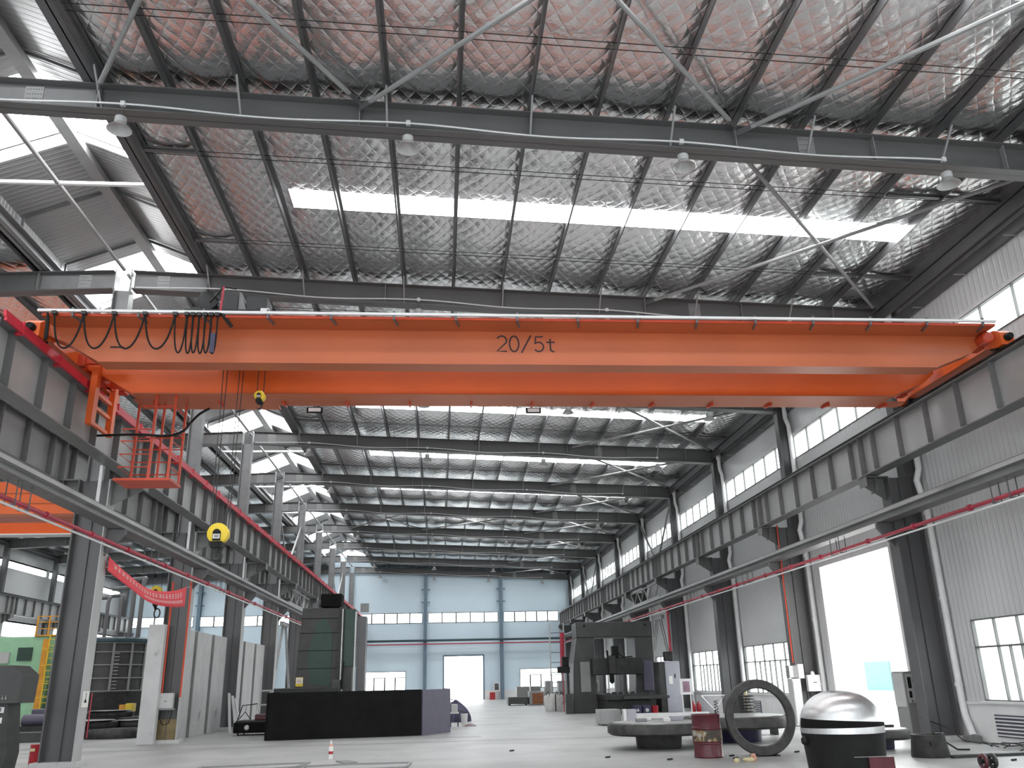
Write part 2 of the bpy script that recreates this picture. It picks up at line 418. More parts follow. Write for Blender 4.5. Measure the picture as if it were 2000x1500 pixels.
def window_x(y0, y1, z0, z1, X, nv, label, transom=None, sill=True, side=-1, open_sash=False):
    """a glazed window in a wall of constant x; frames stand towards the hall"""
    n = wname(); f = MB(); a, b = sorted((X+side*.03, X+.06))
    w = .032 if sill else .02
    f.box(a, b, y0, y1, z0, z0+w); f.box(a, b, y0, y1, z1-w, z1); f.box(a, b, y0, y0+w, z0, z1); f.box(a, b, y1-w, y1, z0, z1)
    if transom: f.box(a, b, y0, y1, transom-.02, transom+.02)
    for i in range(1, nv):
        y = y0+(y1-y0)*i/nv
        f.box(a+.01, b-.01, y-(.013 if sill else .009), y+(.013 if sill else .009), z0, z1)
        if transom and open_sash:
            ym = y-(y1-y0)/nv/2; f.box(a+.01, b-.01, ym-.010, ym+.010, z0, transom)
    o = struct(f.build(n, 'girderdark'), label)
    box((a+b)/2-.004, (a+b)/2+.004, y0+w, y1-w, z0+w, z1-w).build('pane', 'glass', o)
    if sill: box(X-.10, X+.02, y0-.1, y1+.1, z0-.05, z0).build('sill', 'plaster', o)
    if not sill: box(X-.05, X+.0, y0-.05, y1+.05, z1, z1+.09).build('head_trim', 'white', o)
    return o
for k in range(-4, 8):
    window_x(row(k)+.25, row(k)+B-.25, CL0, CL1, XW, 6, 'high strip of glazing in bay %s of the right wall' % ORD[k+4], sill=False)
for h in low: window_x(*h, XW, 6, 'steel framed window low in the right wall', transom=2.05, open_sash=True)
# doors
d = MB(); d.box(XW-.06, XW+.19, DOOR[0]-.1, DOOR[0]+.02, 0, 4.97); d.box(XW-.06, XW+.19, DOOR[1]-.02, DOOR[1]+.1, 0, 4.97); d.box(XW-.06, XW+.19, DOOR[0]+.02, DOOR[1]-.02, 4.85, 4.97)
struct(d.build('door_1', 'white'), 'tall open doorway in the right wall')
# end wall
EW = YE
strips = [(-7.6, -1.75, 6.78, 7.72), (-1.25, 5.3, 6.78, 7.72), (5.8, 11.0, 6.78, 7.72), (-15, -9.2, 6.78, 7.72), (-22, -15.5, 6.78, 7.72), (-28.3, -22.5, 6.78, 7.72)]
lowe = [(-7.0, -3.2, .9, 2.6), (7.2, 11.1, .9, 2.6), (-21.5, -17.5, .9, 2.6)]
DE = (.26, 3.85, 0, 3.82)
m = MB(); quads_with_holes(m, 'y', XV, XW, .82, 12.9, strips+lowe+[DE], EW, .12)
struct(m.build('wall_end', 'ribend'), 'pale blue cladding end wall')
m = MB(); quads_with_holes(m, 'y', XV, XW, 0, .82, [(DE[0], DE[1], -1, 2)], EW-.03, .2)
struct(m.build('baseboard_end', 'plaster'), 'white plastered plinth under the end wall')
def window_y(x0, x1, z0, z1, nv, label, transom=None):
    n = wname(); f = MB(); a, b = EW-.03, EW+.06; w = .06
    f.box(x0, x1, a, b, z0, z0+w); f.box(x0, x1, a, b, z1-w, z1); f.box(x0, x0+w, a, b, z0, z1); f.box(x1-w, x1, a, b, z0, z1)
    if transom: f.box(x0, x1, a, b, transom-.03, transom+.03)
    for i in range(1, nv):
        x = x0+(x1-x0)*i/nv; f.box(x-.06, x+.06, a-.02, b, z0, z1 if not transom else transom)
    o = struct(f.build(n, 'steel'), label)
    box(x0+w, x1-w, EW+.01, EW+.02, z0+w, z1-w).build('pane', 'glass', o)
for h in strips: window_y(*h, 5, 'high strip of glazing in the end wall')
for h in lowe: window_y(*h, 4, 'low window in the end wall', 2.05)
d = MB(); d.box(DE[0]-.1, DE[0]+.03, EW-.05, EW+.2, 0, 3.92); d.box(DE[1]-.03, DE[1]+.1, EW-.05, EW+.2, 0, 3.92); d.box(DE[0]+.03, DE[1]-.03, EW-.05, EW+.2, 3.79, 3.92)
struct(d.build('door_2', 'endpost'), 'open doorway in the end wall')
# left wall and the wall behind the camera
hl = [(row(k)+.4, row(k)+B-.4, 5.1, 6.05) for k in range(-4, 8)]+[(row(k)+.25, row(k)+B-.25, 9.5, 9.95) for k in range(-4, 8)]
m = MB(); quads_with_holes(m, 'x', YB, YE, 0, 11.5, hl, XV-.12, .12)
struct(m.build('wall_left', 'ribwall'), 'white cladding wall on the far side of the left hall')
for h in hl: window_x(*h, XV, 6, 'strip of glazing in the far left wall', sill=False, side=1)
m = MB(); quads_with_holes(m, 'y', XV, XW, 0, 12.9, [(-3, 7, 0, 5.2), (-20, -12, 0, 5.2)]+[(x, x+8, 7, 8.6) for x in (-28, -18, -6, 3)], YB-.12, .12)
struct(m.build('wall_back', 'ribend'), 'cladding wall behind the camera')
# yard building seen through the side door
b = thing('yard_building', 'teal clad building across the yard beyond the tall side doorway', 'building', (46, 84, 0))
box(40, 52, 74, 90, 0, 5.5).build('wall', 'white', b)
box(39.9, 40, 77.4, 82.2, 0, 2.5).build('shutter', 'teal', b)
box(39.6, 52.4, 73.6, 90.4, 5.5, 5.8).build('roof', 'white', b)
# ================================================================ STEEL FRAME
def rafter_pts(x0, x1, n=6): return [x0+(x1-x0)*i/n for i in range(n+1)]
def make_rafter(sgn):
    y = row(0); lab = 'x'
    t = thing('roof_rafter', lab, 'roof beam', (XM, y, 0), 'tapered rafters over the main hall' if sgn > 0 else 'tapered rafters over the left hall')
    def q(x): return x if sgn > 0 else 2*XM-x
    w = MB(); fl = MB()
    w.prism([(q(-8.1), zb(8.1-16.7)+.0), (q(12.0), zb(12.0)), (q(12.0), zt(12.0)), (q(-8.1), zt(-8.1))], 'y', y-.012, y+.012)
    for z0 in (zb, zt):
        dz = .02 if z0 is zb else -.02
        fl.prism([(q(-8.1), z0(-8.1)), (q(12.0), z0(12.0)), (q(12.0), z0(12.0)+dz), (q(-8.1), z0(-8.1)+dz)], 'y', y-.18, y+.18)
    box(min(q(-8.1), q(-6.25)), max(q(-8.1), q(-6.25)), y-.018, y+.018, 11.46, 11.84).build('lit_ridge_overlay', 'post', t)  # paler overlay on the web: daylight from the monitor put into its colour
    w.build('web', 'rafter', t); fl.build('flange', 'rafter', t)
    for x in (-6.2, -1.54, 1.61, 5.5, 8.2, 10.8):
        box(q(x)-.008, q(x)+.008, y-.13, y+.13, zb(x)+.02, zt(x)-.02).build('stiffener', 'brace', t)
    for x in (-7.35, 6.9) if sgn > 0 else (-7.35,):
        s = MB().box(q(x)-.16, q(x)+.16, y-.03, y+.03, zb(x)+.06, zt(x)-.06)
        bm_ = s
        for i in range(6):
            for j in range(4):
                if i in (2, 3) and False: continue
                bm_.lathe([(.014, -.014), (.014, .004)], (q(x)-.12+.048*i, y-.03, zb(x)+.12+(zt(x)-zb(x)-.24)*j/3), 6, 'y')
        bm_.build('splice_plate', 'brace', t)
    return t
def flange_brace(sgn):
    pass
rR = make_rafter(1); rL = make_rafter(-1)
for k in range(K0, K1+1):
    for r0, hall in ((rR, 'main hall'), (rL, 'left hall')):
        o = r0 if k == 0 else dup(r0, dy=k*B)
        o['label'] = 'dark tapered steel rafter across the %s roof, %s counted from the camera' % (hall, ORD[k+1])
# knee stays from purlins down to the rafters
st = MB()
kst = None
for k in range(K0, K1):
    for n, x in enumerate([p for i, p in enumerate(PURL) if i % 2 == 0 and p < 12]):
        y = row(k)
        if kst is None:
            kst = thing('flange_stay', 'x', 'stay', (x, y, zb(x)), 'short stays between purlins and rafters')
            MB().bar((x, y-.05, zb(x)+.05), (x, y-.62, zt(x)+.05), .035, .035).build('angle_bar', 'brace', kst)
            bx, by, bz = x, y, zb(x); o = kst
        else: o = dup(kst, x-bx, y-by, zb(x)-bz)
        o['label'] = 'short diagonal stay from rafter %s up to purlin %s' % (ORD[k+1], ORD[PURL.index(x)])
# purlins
Zsec = [(-.035, 0), (-.035, .02), (-.012, .02), (-.012, .20), (.035, .20), (.035, .18), (.0, .18), (.0, 0)]
p0 = None
for sgn, hall in ((1, 'main hall'), (-1, 'left hall')):
    for i, x in enumerate(PURL):
        X = x if sgn > 0 else 2*XM-x
        if p0 is None:
            p0 = MB().prism([(X-.05, zt(x)), (X-.05, zt(x)+.02), (X-.012, zt(x)+.02), (X-.012, zt(x)+.2), (X+.05, zt(x)+.2), (X+.05, zt(x)+.215), (X-.03, zt(x)+.215), (X-.03, zt(x))], 'y', -6, YE-.1)
            px, pz = X, zt(x); p0 = p0.build('roof_purlin', 'purlin'); o = p0; tag(o, 'x', 'purlin')
        else:
            o = dup(p0, X-px, 0, zt(x)-pz)
        o['group'] = 'purlins along the %s roof' % hall
        o['label'] = 'long steel purlin under the %s roof foil, %s from the ridge' % (hall, ORD[i])
# sag rods (pairs of thin black wires) across the roof
s0 = None
for k in range(-2, 8):
    for dy in (1.9, 5.6):
        y = row(k)+dy
        m = MB() if s0 is None else None
        if m:
            for d in (0, .16):
                m.add([(-6.1, y+d-.006, zt(-6.1)+.06), (12.1, y+d-.006, zt(12.1)+.06), (12.1, y+d+.006, zt(12.1)+.06), (-6.1, y+d+.006, zt(-6.1)+.06),
                       (-6.1, y+d-.006, zt(-6.1)+.072), (12.1, y+d-.006, zt(12.1)+.072), (12.1, y+d+.006, zt(12.1)+.072), (-6.1, y+d+.006, zt(-6.1)+.072)],
                      [(0, 1, 2, 3), (4, 5, 6, 7), (0, 1, 5, 4), (2, 3, 7, 6)])
            s0 = m.build('sag_rod', 'dark'); sy = y; o = s0; tag(o, 'x', 'tie rod')
        else: o = dup(s0, dy=y-sy)
        o['group'] = 'sag rods through the purlins'
        o['label'] = 'pair of thin dark tie rods %s the skylight of roof bay %s' % ('before' if dy < 3 else 'behind', ORD[k+2])
# short channel struts between the edge purlins
b0 = None
for k in range(-1, 7):
    for dy, nm in ((1.95, 'near'), (5.75, 'far')):
        for xa, xb, e in ((PURL[0]+.05, PURL[1]-.05, 'ridge'), (9.55, 12.1, 'eave')):
            y = row(k)+dy; za = zt((xa+xb)/2)
            m = MB().bar((xa, y, zt(xa)+.09), (xb, y, zt(xb)+.09), .10, .08)
            o = m.build('purlin_strut', 'purlin'); tag(o, 'grey channel strut between purlins at the %s edge of roof bay %s, %s one' % (e, ORD[k+2], nm), 'strut', 'struts between edge purlins')
# roof bracing tubes
def brace(x0, k0, x1, k1, lab):
    dz = .06 if x0 < x1 else -.06
    p = Vector((x0, row(k0)+.2, zt(x0)-.14+dz)); q = Vector((x1, row(k1)-.2, zt(x1)-.14+dz)); d = (q-p).normalized()
    t = thing('roof_brace', lab, 'brace', p, 'round bracing tubes under the roof')
    MB().tube([p+d*.3, q-d*.3], .045, 8).build('tube', 'brace', t, smooth=True)
    MB().bar(p, p+d*.34, .012, .12).build('gusset', 'steel', t); MB().bar(q-d*.34, q, .012, .12).build('gusset', 'steel', t)
for k in range(-1, 8):
    brace(5.5, k, 12.0, k+1, 'grey roof brace running outward to the right eave in bay %s' % ORD[k+1])
    brace(12.0, k, 5.5, k+1, 'grey roof brace running inward from the right eave in bay %s' % ORD[k+1])
for (xa, xb, nm) in ((-1.54, 5.5, 'middle'), (-6.2, -1.54, 'ridge side')):
    for k in (-2, 4):
        brace(xa, k, xb, k+1, 'grey roof brace leaning right in the %s panel, %s bracing bay' % (nm, 'near' if k < 0 else 'far'))
        brace(xb, k, xa, k+1, 'grey roof brace leaning left in the %s panel, %s bracing bay' % (nm, 'near' if k < 0 else 'far'))
brace(5.5, -2, 12.0, -1, 'grey roof brace leaning right beside the wall in the near bracing bay')
brace(12.0, -2, 5.5, -1, 'grey roof brace leaning left beside the wall in the near bracing bay')
# ridge struts, monitor
rs0 = None
for k in range(-2, 8):
    if rs0 is None:
        rs0 = thing('ridge_strut', 'x', 'strut', (XM, row(k), 12), 'round struts along the ridge')
        MB().tube([(XM, row(k)+.15, 11.98), (XM, row(k)+B-.15, 11.98)], .05, 8).build('tube', 'brace', rs0, smooth=True)
        o = rs0
    else: o = dup(rs0, dy=(k+2)*B)
    o['label'] = 'grey round strut along the ridge between posts, %s from the camera' % ORD[k+2]
xr0 = None
for k in range(-1, 8):
    y = row(k)+3.35
    if xr0 is None:
        xr0 = MB().tube([(-10.35, y, 11.98), (-6.4, y, 11.98)], .05, 8).build('monitor_cross_tube', 'white', smooth=True); tag(xr0, 'x', 'tie tube', 'pale cross tubes under the ridge monitor'); o = xr0
    else: o = dup(xr0, dy=(k+1)*B)
    o['label'] = 'pale round tube crossing the ridge opening, %s from the camera' % ORD[k+1]
mon = thing('ridge_monitor', 'raised ridge monitor with corrugated sheets and translucent panels over the roof opening', 'roof monitor', (XM, row(3), 12))
ZR, ZE_ = 13.55, 12.70; HW = 2.1
def zm(x): return ZR-(ZR-ZE_)*abs(x-XM)/HW
for s, nm in ((1, 'curb_beam'), (-1, 'curb_beam')):
    x = XM+s*2.02
    m = MB().box(x-.16, x+.16, YB, YE-.05, 11.93, 11.96); m.box(x-.16, x+.16, YB, YE-.05, 12.22, 12.25); m.box(x-.012, x+.012, YB, YE-.05, 11.93, 12.25)
    m.box(x+s*.12, x+s*.16, YB, YE-.05, 11.93, 12.25)
    m.build(nm, 'post' if s < 0 else 'steel', mon)
    # side cheek sheet
    box(x+s*.10-.01, x+s*.10+.01, YB, YE-.05, 12.25, ZE_-.02).build('cheek_sheet', 'galv', mon)
m = MB(); m.box(XM-.14, XM+.14, YB, YE-.1, ZR-.30, ZR-.12); m.build('ridge_beam', 'brace', mon)
ty0, ty1 = 1.62, 4.0
for s in (1, -1):
    for k in range(-4, 8):
        for a, b in ((0, ty0), (ty1, B)):
            m = MB(); x1 = XM+s*(HW+.15)
            m.add([(XM, row(k)+a, ZR), (x1, row(k)+a, zm(x1)), (x1, row(k)+b, zm(x1)), (XM, row(k)+b, ZR),
                   (XM, row(k)+a, ZR+.03), (x1, row(k)+a, zm(x1)+.03), (x1, row(k)+b, zm(x1)+.03), (XM, row(k)+b, ZR+.03)],
                  [(0, 1, 2, 3), (4, 5, 6, 7), (0, 1, 5, 4), (1, 2, 6, 5), (2, 3, 7, 6), (3, 0, 4, 7)])
            m.build('roof_sheet', 'galv', mon)
for k in range(-4, 8):
    for s in (1, -1):
        x1 = XM+s*(HW+.15)
        MB().add([(XM+s*.02, row(k)+ty0, ZR+.01), (x1, row(k)+ty0, zm(x1)+.01), (x1, row(k)+ty1, zm(x1)+.01), (XM+s*.02, row(k)+ty1, ZR+.01)], [(0, 1, 2, 3)]).build('translucent_panel', 'sky', mon)
y = row(-2)+.98
while y < YE-1:
    m = MB()
    for s in (1, -1):
        xe = XM+s*(HW-.08)
        m.bar((XM, y, ZR-.05), (xe, y, zm(xe)-.05), .04, .06); m.bar((xe, y, zm(xe)-.05), (xe, y, 12.24), .05, .05)
    m.build('monitor_frame', 'purlin', mon); y += B/3
# columns ---------------------------------------------------------
def make_column(xin, xout, side, label):
    """side=+1: right wall column (hall face = xin), -1: centre column"""
    y = row(0)
    t = thing('steel_column', label, 'column', ((xin+xout)/2, y, 0))
    a, b = min(xin, xout), max(xin, xout)
    w = MB().box(a+.03, b-.03, y-.02, y+.02, .1, 6.35)
    w.box((a+b)/2-.012, (a+b)/2+.012, y-.07, y+.07, .1, 6.35)
    w.build('web', 'column', t)
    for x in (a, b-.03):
        box(x, x+.03, y-.22, y+.22, .1, 6.35).build('flange', 'colflange' if (x == b-.03 and side < 0) else 'column', t)  # hall-side flange paler: its lit look is put into the colour
    MB().box(a-.12, b+.12, y-.32, y+.32, 0, .1).build('base_plate', 'concrete', t)
    return t
def corbel(t, x0, x1, y):
    """crane bracket sticking out from the column face x0 to x1"""
    m = MB().prism([(x0, 5.75), (x0, 6.36), (x1, 6.36), (x1, 6.12)], 'y', y-.012, y+.012)
    m.box(min(x0, x1), max(x0, x1), y-.2, y+.2, 6.33, 6.36)
    m.bar((x0, y, 5.74), (x1, y, 6.10), .34, .02, (0, 1, 0)) if False else None
    m.box(min(x1, x1+.01), max(x1, x1+.02), y-.2, y+.2, 6.10, 6.36)
    m.box((x0+x1)/2-.01, (x0+x1)/2+.01, y-.17, y+.17, 5.95, 6.36)
    return m.build('corbel', 'girderdark', t)
cR = make_column(11.5, 12.25, 1, 'x'); cR['group'] = 'columns along the right wall'
corbel(cR, 11.5, 10.93, row(0))
m = MB(); yy = row(0)
m.box(12.0, 12.03, yy-.16, yy+.16, 6.35, 10.9); m.box(12.35, 12.38, yy-.16, yy+.16, 6.35, 10.9); m.box(12.03, 12.35, yy-.01, yy+.01, 6.35, 10.9)
m.build('upper_shaft', 'column', cR)
cM = make_column(-7.95, -8.69, -1, 'x'); cM['group'] = 'columns between the two halls'
corbel(cM, -7.95, -7.2, yy); corbel(cM, -8.69, -9.45, yy)
m = MB().box(-8.17, -8.14, yy-.16, yy+.16, 6.35, 11.44); m.box(-8.56, -8.53, yy-.16, yy+.16, 6.35, 11.44); m.box(-8.53, -8.17, yy-.01, yy+.01, 6.35, 11.44)
m.build('upper_post', 'post', cM)
MB().box(-8.57, -8.545, yy-.15, yy+.15, 11.44, 12.0).build('post_head', 'brace', cM); MB().box(-8.165, -8.14, yy-.15, yy+.15, 11.44, 12.0).build('post_head', 'brace', cM)
cL = make_column(-28.9, -28.2, -1, 'x'); cL['group'] = 'columns along the far left wall'
corbel(cL, -28.2, -27.63, yy)
m = MB().box(-28.75, -28.45, yy-.15, yy+.15, 6.35, 10.9); m.build('upper_shaft', 'column', cL)
for k in range(K0, K1+1):
    for c0, nm in ((cR, 'grey steel column against the right wall'), (cM, 'heavy grey steel column between the two halls'), (cL, 'dark steel column against the far left wall')):
        o = c0 if k == 0 else dup(c0, dy=k*B)
        o['label'] = '%s, %s counted from the camera' % (nm, ORD[k+1])
# end wall posts
for x, nm in ((-1.48, 'left of the end doorway'), (5.56, 'right of the end doorway'), (-15.2, 'behind the round tank'), (-22, 'at the far left')):
    t = thing('end_wall_post', 'blue grey steel post on the end wall, %s' % nm, 'post', (x, 82.2, 0), 'posts on the end wall')
    h = zb(x)+.05
    m = MB().box(x-.15, x+.15, 82.0, 82.02, 0, h); m.box(x-.15, x+.15, 82.42, 82.44, 0, h); m.box(x-.01, x+.01, 82.02, 82.42, 0, h); m.build('shaft', 'endpost', t)
    for z in (8.6, 9.75): MB().box(x-.42, x+.42, 82.2, 82.3, z, z+.09).build('girt_bracket', 'endpost', t)
# eave beam + gutter box
for s, hall in ((1, 'right'), (-1, 'far left')):
    X = 12.05 if s > 0 else -28.75
    m = MB().box(X, X+.28, YB, YE-.1, 10.86, 10.89); m.box(X, X+.28, YB, YE-.1, 11.06, 11.09); m.box(X+.12, X+.16, YB, YE-.1, 10.86, 11.09)
    m.box(X-.02, X+.04, YB, YE-.1, 10.72, 11.0)
    tag(m.build('eave_beam', 'steel'), 'dark steel beam running along the eave of the %s wall' % hall, 'beam')
# ladder-like gutter hangers along the right eave
gh = MB()
y = 6.0
gt = thing('eave_gutter', 'dark box gutter with cross straps below the right eave', 'gutter', (12.3, 30, 10.6))
box(12.30, 12.41, YB, YE-.1, 10.45, 10.72).build('trough', 'steel', gt)
while y < YE-1:
    MB().box(12.10, 12.41, y-.02, y+.02, 10.43, 10.45).build('strap', 'brace', gt); y += 1.9
# runway girders ---------------------------------------------------
def make_runway(xc, z0, z1, lab, grp):
    y = row(-1)
    t = thing('runway_girder', lab, 'crane girder', (xc, y, z0), grp)
    m = MB().box(xc-.008, xc+.008, y+.01, y+B-.01, z0+.02, z1-.02)
    m.build('web', 'girder', t)
    m = MB().box(xc-.18, xc+.18, y+.01, y+B-.01, z0, z0+.025); m.box(xc-.18, xc+.18, y+.01, y+B-.01, z1-.025, z1); m.build('flange', 'girderdark', t)
    s0_ = None
    for i in range(6):
        yy_ = y+.64+i*B/6
        if s0_ is None:
            s0_ = MB().box(xc-.15, xc+.15, yy_-.006, yy_+.006, z0+.06, z1-.025).build('stiffener', 'girderdark', t); sy_ = yy_
        else:
            c = s0_.copy(); C.objects.link(c); c.parent = t; c.location.y += yy_-sy_
    MB().box(xc-.17, xc+.17, y+.012, y+.03, z0, z1).build('end_plate', 'girderdark', t)
    return t
RUN = [(11.12, 6.38, 7.45, 'right side of the main hall'), (-7.38, 6.31, 7.36, 'left side of the main hall'), (-9.32, 6.31, 7.36, 'near side of the left hall'), (-27.82, 6.31, 7.45, 'far side of the left hall')]
for xc, z0, z1, nm in RUN:
    g0 = make_runway(xc, z0, z1, 'x', 'crane runway girders on the '+nm)
    for k in range(-1, 8):
        o = g0 if k == -1 else dup(g0, dy=(k+1)*B)
        o['label'] = 'crane runway girder, %s, %s span from the camera' % (nm, ORD[k+1])
    m = MB().box(xc-.06, xc+.06, row(-1), row(8), z1, z1+.03); m.box(xc-.02, xc+.02, row(-1), row(8), z1+.03, z1+.12); m.box(xc-.035, xc+.035, row(-1), row(8), z1+.12, z1+.15)
    tag(m.build('crane_rail', 'dark'), 'steel crane rail on top of the runway on the %s' % nm, 'rail')
# red conductor bars on the left runway
t = thing('conductor_bar', 'long red conductor bar along the top of the left runway girder', 'conductor bar', (-7.15, row(3), 7.4))
m = MB()
for i, (dx, z) in enumerate(((.03, 7.40), (.05, 7.33), (.02, 7.46))): m.box(-7.2+dx, -7.2+dx+.045, row(-1), row(8)-.5, z-.03, z+.03)
m.build('bar', 'red', t)
yk = row(-1)+.6; c0 = None
while yk < row(8)-1:
    if c0 is None: c0 = box(-7.24, -7.11, yk-.02, yk+.02, 7.27, 7.52).build('hanger', 'red', t); cy = yk
    else:
        c = c0.copy(); C.objects.link(c); c.parent = t; c.location.y += yk-cy
    yk += 1.52
# service beams, red pipes and conduits
def service(side):
    if side > 0: xb, zb0, zt0, nm, xp, zp = 11.30, 5.20, 5.45, 'right', 11.28, 4.84
    else: xb, zb0, zt0, nm, xp, zp = -7.72, 5.20, 5.44, 'left', -7.74, 4.82
    t = thing('service_beam', 'long steel channel beam below the runway along the %s columns' % nm, 'beam', (xb, row(3), zb0))
    m = MB().box(xb-.012, xb+.012, row(-1), row(8)-.3, zb0, zt0); m.build('web', 'colflange' if side < 0 else 'girder', t)
    m = MB().box(xb-.19, xb+.19, row(-1), row(8)-.3, zt0, zt0+.02)
    s = -1 if side > 0 else 1
    m.box(xb-.19, xb+.19, row(-1), row(8)-.3, zb0-.02, zb0); m.build('flange', 'girderdark', t)
    MB().box(min(xb+s*.02, xb+s*.19), max(xb+s*.02, xb+s*.19), row(-1), row(8)-.3, zb0+.16, zt0).build('face_channel', 'colflange' if side < 0 else 'girder', t)
    b0_ = None
    for k in range(K0, K1):
        y = row(k); xa = 11.5 if side > 0 else -7.95
        if b0_ is None:
            m = MB().prism([(xa, 4.55), (xa, 5.17), (xb+s*.2, 5.17), (xb+s*.2, 5.05)], 'y', y-.05, y+.05); b0_ = m.build('bracket', 'steel', t); by_ = y
        else:
            c = b0_.copy(); C.objects.link(c); c.parent = t; c.location.y += y-by_
    p = thing('fire_pipe', 'red fire main pipe hanging below the %s service beam' % nm, 'pipe', (xp, row(3), zp))
    MB().tube([(xp, row(-1), zp), (xp, row(8)-.5, zp)], .045, 10).build('pipe', 'pipered', p, smooth=True)
    for k in range(K0, K1):
        for d in (.9, 3.9, 6.2):
            y = row(k)+d
            MB().tube([(xp, y-.05, zp), (xp, y+.05, zp)], .07, 10).build('coupling', 'pipered', p, smooth=True)
        for d in (2.4, 2.95):
            y = row(k)+d
            m = MB().box(xp-.1, xp-.085, y-.012, y+.012, zp-.09, 5.19); m.box(xp+.085, xp+.1, y-.012, y+.012, zp-.09, 5.19); m.box(xp-.1, xp+.1, y-.02, y+.02, zp-.10, zp-.07)
            m.build('hanger', 'steel', p)
    c = MB().tube([(xp+.1*s, row(-1), zp-.14), (xp+.1*s, row(8)-.5, zp-.14)], .022, 6).build('cable_conduit', 'pvc', smooth=True)
    tag(c, 'thin white cable conduit running under the %s fire pipe' % nm, 'conduit')
service(1); service(-1)
t = thing('end_wall_pipes', 'dark teal and red pipes crossing the end wall', 'pipe', (2, 82, 5.1))
MB().tube([(-8.0, 81.9, 5.22), (11.4, 81.9, 5.2)], .10, 8).build('teal_pipe', 'tealpipe', t, smooth=True)
MB().tube([(-8.0, 81.85, 4.9), (11.4, 81.85, 4.88)], .05, 8).build('red_pipe', 'pipered', t, smooth=True)
hg = None
for k in range(-1, 7):
    y = row(k)+5.9 if k < 0 else row(k)+5.4
    for X, nm in ((-7.6, 'left'),):
        if hg is None:
            hg = box(X-.03, X+.03, y-.025, y+.025, 5.46, 6.31).build('beam_hanger', 'white'); tag(hg, 'x', 'hanger', 'white posts holding the left service beam'); o = hg; hy = y
        else: o = dup(hg, dy=y-hy)
        o['label'] = 'short white post from the left runway down to the service beam, %s' % ORD[k+1]
# downpipes
dp0 = None
for k in range(K0, K1+1):
    y = row(k)
    if dp0 is None:
        y = row(K0)+.02
        dp0 = thing('downpipe', 'x', 'downpipe', (12.32, y, 0), 'rain downpipes beside the right columns')
        yo = y-.36
        pts = [(12.22, yo, 10.75), (12.22, yo, 10.2), (12.28, yo-.06, 9.9), (12.28, yo-.06, 6.5), (12.20, yo, 6.2), (12.24, yo-.05, 5.8), (12.30, yo-.06, 5.5), (12.30, yo-.06, .9), (12.28, yo-.12, .55), (12.22, yo-.4, .12)]
        MB().tube(pts, .08, 12).build('pipe', 'pvc', dp0, smooth=True)
        for z in (1.2, 3.2, 5.3, 8.2): MB().tube([(12.29, yo-.06, z), (12.29, yo-.06, z+.08)], .095, 12).build('socket', 'pvc', dp0, smooth=True)
        MB().lathe([(.06, 0), (.11, .1), (.12, .28), (.1, .3)], (12.22, yo, 10.55), 10).build('hopper', 'pvc', dp0, smooth=True)
        o = dp0
    else: o = dup(dp0, dy=(k-K0)*B)
    o['label'] = 'white plastic downpipe beside the right wall column %s from the camera' % ORD[k+1]
# upper portal braces (V shapes above the runways) and lattice braces below
for xb_, nm, mm in ((12.1, 'right', 'steel'), (-8.35, 'left', 'post')):
    for k, w in ((3, 'middle'), (6, 'far')):
        yb0, yb1 = row(k), row(k+1); ym = (yb0+yb1)/2
        t = thing('portal_brace', 'V shaped column brace above the %s runway in the %s braced bay' % (nm, w), 'brace', (xb_, ym, 7.6))
        MB().bar((xb_, yb0+.1, 10.4), (xb_, ym-.1, 7.7), .05, .16).build('brace_leg', mm, t)
        MB().bar((xb_, yb1-.1, 10.4), (xb_, ym+.1, 7.7), .05, .16).build('brace_leg', 'steel' if mm == 'steel' else 'white', t)
        MB().box(xb_-.02, xb_+.02, ym-.3, ym+.3, 7.5, 7.95).build('gusset', mm, t)
for xb_, nm in ((11.9, 'right'), (-8.3, 'left')):
    k = 3; yb0, yb1 = row(k), row(k+1); ym = (yb0+yb1)/2
    t = thing('lattice_brace', 'ladder shaped inverted V brace between the %s columns under the runway' % nm, 'brace', (xb_, ym, 0))
    for ya in (yb0+.5, yb1-.5):
        top = Vector((xb_, ym+(.35 if ya > ym else -.35), 4.6)); bot = Vector((xb_, ya, .1))
        for d in (-.2, .2):
            MB().bar(bot+Vector((0, d, 0)), top+Vector((0, d, 0)), .06, .06).build('rail', 'brace', t)
        for i in range(1, 9):
            q = bot.lerp(top, i/9); MB().box(xb_-.02, xb_+.02, q.y-.2, q.y+.2, q.z-.02, q.z+.02).build('rung', 'brace', t)
    box(xb_-.08, xb_+.08, ym-1.0, ym+1.0, 4.55, 4.75).build('cross_head', 'girder', t)
    t = thing('lattice_truss', 'short lattice truss between runway and service beam on the %s side' % nm, 'truss', (xb_-.4, ym, 5.5))
    xt = 11.2 if xb_ > 0 else -7.6
    for z in (5.52, 6.22): box(xt-.04, xt+.04, yb0+.4, yb1-.4, z-.035, z+.035).build('chord', 'girder', t)
    n = 8
    for i in range(n):
        ya = yb0+.4+(yb1-yb0-.8)*i/n; yb_ = yb0+.4+(yb1-yb0-.8)*(i+1)/n
        z0, z1 = (5.55, 6.2) if i % 2 else (6.2, 5.55)
        MB().tube([(xt, ya, z0), (xt, yb_, z1)], .03, 6).build('diagonal', 'brace', t)
